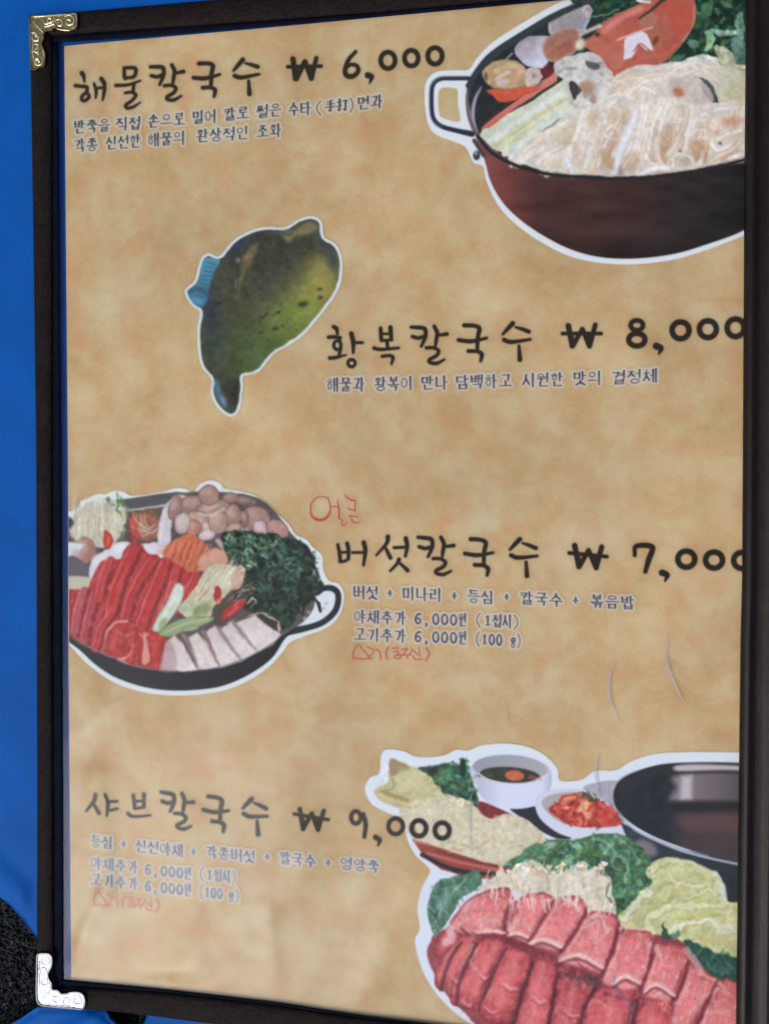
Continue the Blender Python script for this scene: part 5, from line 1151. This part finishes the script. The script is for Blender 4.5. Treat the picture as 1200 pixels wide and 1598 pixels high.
# ---- clear plastic sleeve over the page
def sleeve():
    xs = np.linspace(86, 1172, 182); ys = np.linspace(-32, 1690, 288)
    X, Y = np.meshgrid(xs, ys)
    lo = interp([(80,62),(400,36),(1200,-38)], xs); hi = interp([(80,1534),(250,1547),(560,1589),(1200,1668)], xs)
    Y = lo[None, :] + (Y - ys[0]) / (ys[-1] - ys[0]) * (hi - lo)[None, :]
    Z = np.full(X.shape, 0.0012)
    Z += (vnoise(X / 260, Y / 260) - .5) * 0.0008
    w = np.clip((Y - 1050) / 350, 0, 1) * np.clip((620 - X) / 300, 0, 1)
    Z += w * (vnoise((X + Y * .8) / 170 + 5, (Y - X) / 420 + 3) - .5) * 0.0020
    for a in [((112,1500),(168,1385),12,.0005),((168,1385),(150,1210),16,.0004),((250,1560),(470,1340),46,.0011),((470,1340),(600,1250),40,.0005),((112,1150),(175,1095),18,.0004),((150,1595),(300,1500),30,.0006),((420,1420),(425,1520),16,.0003),((640,1400),(560,1560),26,.0004)]:
        Z += ridge(X, Y, *a)
    ef = np.clip((X - 100) / 30, 0, 1) * np.clip((Y - lo[None, :] - 8) / 20, 0, 1) * np.clip((hi[None, :] - Y - 14) / 24, 0, 1)
    Z = 0.0011 + (Z - 0.0011) * ef
    Z = np.maximum(Z, 0.0006)
    P = W(X, Y, 0.001); P[..., 2] = Z
    h, wd = X.shape; idx = np.arange(h * wd).reshape(h, wd)
    f = np.stack([idx[:-1, :-1], idx[1:, :-1], idx[1:, 1:], idx[:-1, 1:]], -1).reshape(-1, 4)
    s = link_mesh('plastic_sleeve', P.reshape(-1, 3), f.tolist(), M_PLASTIC, menu, smooth=True)
    return s
SLEEVE = sleeve()

def tube(pts, rad, z, n=6, fl=.7):
    """flattened bead along a curve of the page, (verts, faces)"""
    p = cr(np.array(pts, float), False, 5) if len(pts) > 2 else np.array(pts, float)
    C = W(p[:, 0], p[:, 1], z); m = len(C)
    if np.isscalar(rad): r = np.full(m, rad)
    else: r = np.interp(np.linspace(0, 1, m), np.linspace(0, 1, len(rad)), rad)
    T = np.gradient(C, axis=0); T[:, 2] = 0; T /= np.linalg.norm(T, axis=1)[:, None] + 1e-12
    S_ = np.stack([T[:, 1], -T[:, 0], np.zeros(m)], 1)
    V = []; F_ = []
    for i in range(m):
        for j in range(n):
            a = 2 * math.pi * j / n
            V.append(C[i] + S_[i] * math.cos(a) * r[i] + np.array([0, 0, math.sin(a) * r[i] * fl]))
    for i in range(m - 1):
        for j in range(n):
            F_.append((i * n + j, i * n + (j + 1) % n, (i + 1) * n + (j + 1) % n, (i + 1) * n + j))
    F_.append(tuple(range(n))[::-1]); F_.append(tuple(range((m - 1) * n, m * n)))
    return V, F_
U = DEPTH / FPX      # size of one photograph pixel on the page, metres
for pts, r in [([(960,1030),(950,1062),(952,1095),(967,1130)],2.4),([(1041,992),(1039,1032),(1050,1062),(1066,1096)],2.6),([(934,1176),(929,1204),(935,1243)],2.4),([(788,1098),(790,1120),(793,1140)],1.0),([(737,1234),(732,1262),(733,1300),(734,1335)],1.8)]:
    v, f = tube(pts, [r * U * .25, r * U, r * U, r * U * .25], 0.0014, 8, .18)
    link_mesh('crease', v, f, M_CREASE, SLEEVE, smooth=True)

# ---- binding
def strip(name, A_, B_, prof, m, parent=menu, ends=True, wob=0.0):
    """cloth-covered bar: A_ outer and B_ inner edge (lists of spots), prof = (share across, height)"""
    V = []; n = len(prof)
    for i, (a, b) in enumerate(zip(A_, B_)):
        for u, z in prof:
            x = a[0] + (b[0] - a[0]) * u; y = a[1] + (b[1] - a[1]) * u
            zz = z + (wob * (vnoise(np.array(x / 40.), np.array(y / 40.)) - .5) if z > 0 else 0)
            V.append(W(np.array(x), np.array(y), float(zz)))
    F_ = []
    for i in range(len(A_) - 1):
        for j in range(n - 1):
            F_.append((i * n + j, i * n + j + 1, (i + 1) * n + j + 1, (i + 1) * n + j))
        F_.append((i * n + n - 1, i * n, (i + 1) * n, (i + 1) * n + n - 1))
    F_.append(tuple(range(n))[::-1]); F_.append(tuple(range((len(A_) - 1) * n, len(A_) * n)))
    o = link_mesh(name, V, F_, m, parent, smooth=False)
    bm = bmesh.new(); bm.from_mesh(o.data); bmesh.ops.recalc_face_normals(bm, faces=bm.faces)
    for f in bm.faces: f.smooth = len(f.verts) == 4
    bm.to_mesh(o.data); bm.free()
    return o
BAR = [(0,-.0008),(0,.0006),(.03,.0016),(.09,.0024),(.2,.0029),(.5,.0031),(.8,.0028),(.93,.0023),(.985,.0016),(1,.0010),(1,-.0008)]
def lx(y): return interp([(24,46),(110,48.5),(300,51.6),(525,54.7),(700,57),(1250,58.8),(1450,58.5),(1572,57)], y)
ys = np.linspace(0, 1, 60)
Ao = [(lx(25 + t * 1547), 25 + t * 1547) for t in ys]
Bo = [(interp([(57,83),(1000,83),(1250,84),(1541,85)], 57 + t * 1484), 57 + t * 1484) for t in ys]
strip('binding_edge', Ao, Bo, BAR, M_FRAME, wob=.0004)
xs_ = np.linspace(0, 1, 50)
def to(x): return interp([(46,25),(120,18.5),(334,0),(1180,-76)], x)
def ti(x): return interp([(83,57),(130,53),(400,34),(600,19),(1200,-36)], x)
strip('binding_edge', [(46 + t * 1124, to(46 + t * 1124)) for t in xs_], [(83.6 + t * 1086, ti(83.6 + t * 1086)) for t in xs_], BAR, M_FRAMEH, wob=.0004)
def bo(x): return interp([(57,1572.5),(133,1575),(165,1577),(250,1587),(300,1594),(700,1643),(1200,1706)], x)
def bi(x): return bot_edge(x) + interp([(85,13),(140,8),(250,5),(600,4),(1200,4)], x)
strip('binding_edge', [(57.5 + t * 1100, bo(57.5 + t * 1100)) for t in xs_], [(85.6 + t * 1072, bi(85.6 + t * 1072)) for t in xs_], BAR, M_FRAMEH, wob=.0004)
# lining strips between the binding and the clear window
FL = [(0,-.0007),(0,.0016),(.5,.0018),(.9,.0018),(1,.0016),(1,-.0007)]
def li(y): return interp([(66,90.5),(300,91.5),(525,93.5),(700,95),(1000,96.5),(1250,98),(1535,98.5)], y)
strip('lining_strip', [(interp([(50,82.4),(1000,82.4),(1250,83.4),(1545,84.4)], y), y) for y in np.linspace(62, 1533, 50)], [(li(y), y) for y in np.linspace(66, 1531, 50)], FL, M_LINING)
strip('lining_strip', [(x, ti(x) - .6) for x in np.linspace(84, 1168, 40)], [(x, top_edge(x) - interp([(84,6),(200,3),(600,1.0),(1200,.6)], x)) for x in np.linspace(84, 1168, 40)], FL, M_LINING)
strip('lining_strip', [(x, bi(x) + .6) for x in np.linspace(86, 1150, 40)], [(x, bot_edge(x) + .4) for x in np.linspace(86, 1150, 40)], FL, M_LINING)
# the spine that covers the right end of the lines
SPX = [(0,-.0008),(0.4,.0030),(2,.0041),(5,.0049),(9,.0054),(13,.0057),(16,.0057),(19,.0053),(22,.0049),(27,.0048),(34,.0051),(39,.0052),(44,.0058),(49,.0062),(54,.0058),(60,.0051),(75,.0050),(110,.0050),(126,.0046),(130,.0030),(130,-.0008)]
ysp = np.linspace(-90, 1700, 70)
strip('spine', [(spine_x(y), y) for y in ysp], [(spine_x(y) + 130, y) for y in ysp], [(a / 130, z) for a, z in SPX], M_SPINE, wob=.0003)

# ---- metal corner protectors
def plate(outline, z0, z1, m, name='corner_protector', inset=(1.2, 3.0)):
    p = cr(outline, True, 3)
    n = len(p)
    area = 0.5 * np.sum(p[:, 0] * np.roll(p[:, 1], -1) - np.roll(p[:, 0], -1) * p[:, 1])
    def ins(d):
        t = np.roll(p, -1, 0) - np.roll(p, 1, 0); t /= np.linalg.norm(t, axis=1)[:, None] + 1e-9
        nn = np.stack([-t[:, 1], t[:, 0]], 1) * (1 if area > 0 else -1)
        return p + nn * d
    rings = [(p, z0), (p, z1 - .0007), (ins(inset[0] * .5), z1 - .00015), (ins(inset[0]), z1), (ins(inset[1] * .7), z1 - .0001), (ins(inset[1]), z1 - .0005)]
    V = []; F_ = []
    for q, z in rings: V += list(W(q[:, 0], q[:, 1], z))
    for r in range(len(rings) - 1):
        for i in range(n): F_.append((r * n + i, r * n + (i + 1) % n, (r + 1) * n + (i + 1) % n, (r + 1) * n + i))
    tri = delaunay_2d_cdt([Vector(q) for q in rings[-1][0]], [(i, (i + 1) % n) for i in range(n)], [], 1, 1e-5)
    base = (len(rings) - 1) * n
    if len(tri[0]) == n:
        for t in tri[2]: F_.append(tuple(base + i for i in t))
    else: F_.append(tuple(range(base, base + n)))
    o = link_mesh(name, V, F_, m, menu)
    bm = bmesh.new(); bm.from_mesh(o.data); bmesh.ops.recalc_face_normals(bm, faces=bm.faces)
    bm.to_mesh(o.data); bm.free()
    return o
K1 = K(30, 10, 10.909)
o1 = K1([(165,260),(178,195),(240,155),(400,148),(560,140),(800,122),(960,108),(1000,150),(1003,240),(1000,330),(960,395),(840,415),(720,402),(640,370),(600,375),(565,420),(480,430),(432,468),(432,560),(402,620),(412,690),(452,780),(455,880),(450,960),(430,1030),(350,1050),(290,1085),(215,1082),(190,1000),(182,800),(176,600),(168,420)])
cp = plate(o1, -.0008, .0044, M_CORNER_DIM); cp['label'] = 'metal corner with embossed scrolls, dim reflection put into its colour'
def beads(curves, k, rad, z, m, par, fl=.7):
    for pts in curves:
        q = k(pts); v, f = tube(q, [rad * .5 * U, rad * U, rad * U, rad * .4 * U], z, 6, fl)
        link_mesh('scroll_relief', v, f, m, par, smooth=True)
def spiral(cx, cy, r0, r1, a0, turns, n=12):
    return [(cx + (r0 + (r1 - r0) * i / n) * math.cos(a0 + turns * 2 * math.pi * i / n), cy + (r0 + (r1 - r0) * i / n) * math.sin(a0 + turns * 2 * math.pi * i / n)) for i in range(n + 1)]
SC1 = [[(225,235),(300,320),(380,400),(430,480)], spiral(860,250,110,20,-2.4,1.3), spiral(860,255,60,12,0.4,1.0), spiral(690,290,80,15,3.4,1.2), [(400,200),(460,300),(560,260),(640,200)], [(430,350),(520,330),(600,300),(620,370)], spiral(530,230,60,14,0.2,1.0), spiral(300,530,80,20,-1.8,-1.2), [(210,450),(280,450),(330,520),(340,600)], [(250,640),(340,660),(280,760),(350,820)], spiral(325,930,95,18,-1.0,1.3), spiral(330,940,45,10,2.0,1.0), [(230,500),(250,620),(240,760),(250,880)], [(400,680),(430,800),(440,920)], [(640,380),(760,400),(880,395),(975,330)], [(960,140),(985,200),(985,300)], spiral(300,740,50,12,0,1), [(230,180),(420,165),(700,145),(930,128)], [(190,260),(195,480),(205,760),(215,1000)]]
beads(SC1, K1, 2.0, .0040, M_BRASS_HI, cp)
K2 = K(0, 1350, 4)
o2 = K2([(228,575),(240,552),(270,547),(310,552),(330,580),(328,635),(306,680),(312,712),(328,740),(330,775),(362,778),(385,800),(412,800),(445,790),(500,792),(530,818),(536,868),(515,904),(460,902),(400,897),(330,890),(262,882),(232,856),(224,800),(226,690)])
cs_ = plate(o2, -.0008, .0046, M_CORNER_BRIGHT, inset=(1.2, 3.2)); cs_['label'] = 'metal corner with embossed scrolls, bright sky reflection put into its colour'
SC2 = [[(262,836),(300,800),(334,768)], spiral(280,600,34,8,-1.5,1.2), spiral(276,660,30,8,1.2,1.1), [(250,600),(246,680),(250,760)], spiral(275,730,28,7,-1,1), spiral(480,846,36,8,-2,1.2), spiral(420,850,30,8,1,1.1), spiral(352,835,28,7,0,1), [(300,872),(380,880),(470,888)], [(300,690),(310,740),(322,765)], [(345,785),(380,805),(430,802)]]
beads(SC2, K2, 1.8, .0041, M_CORNER_BRIGHT, cs_, .45)
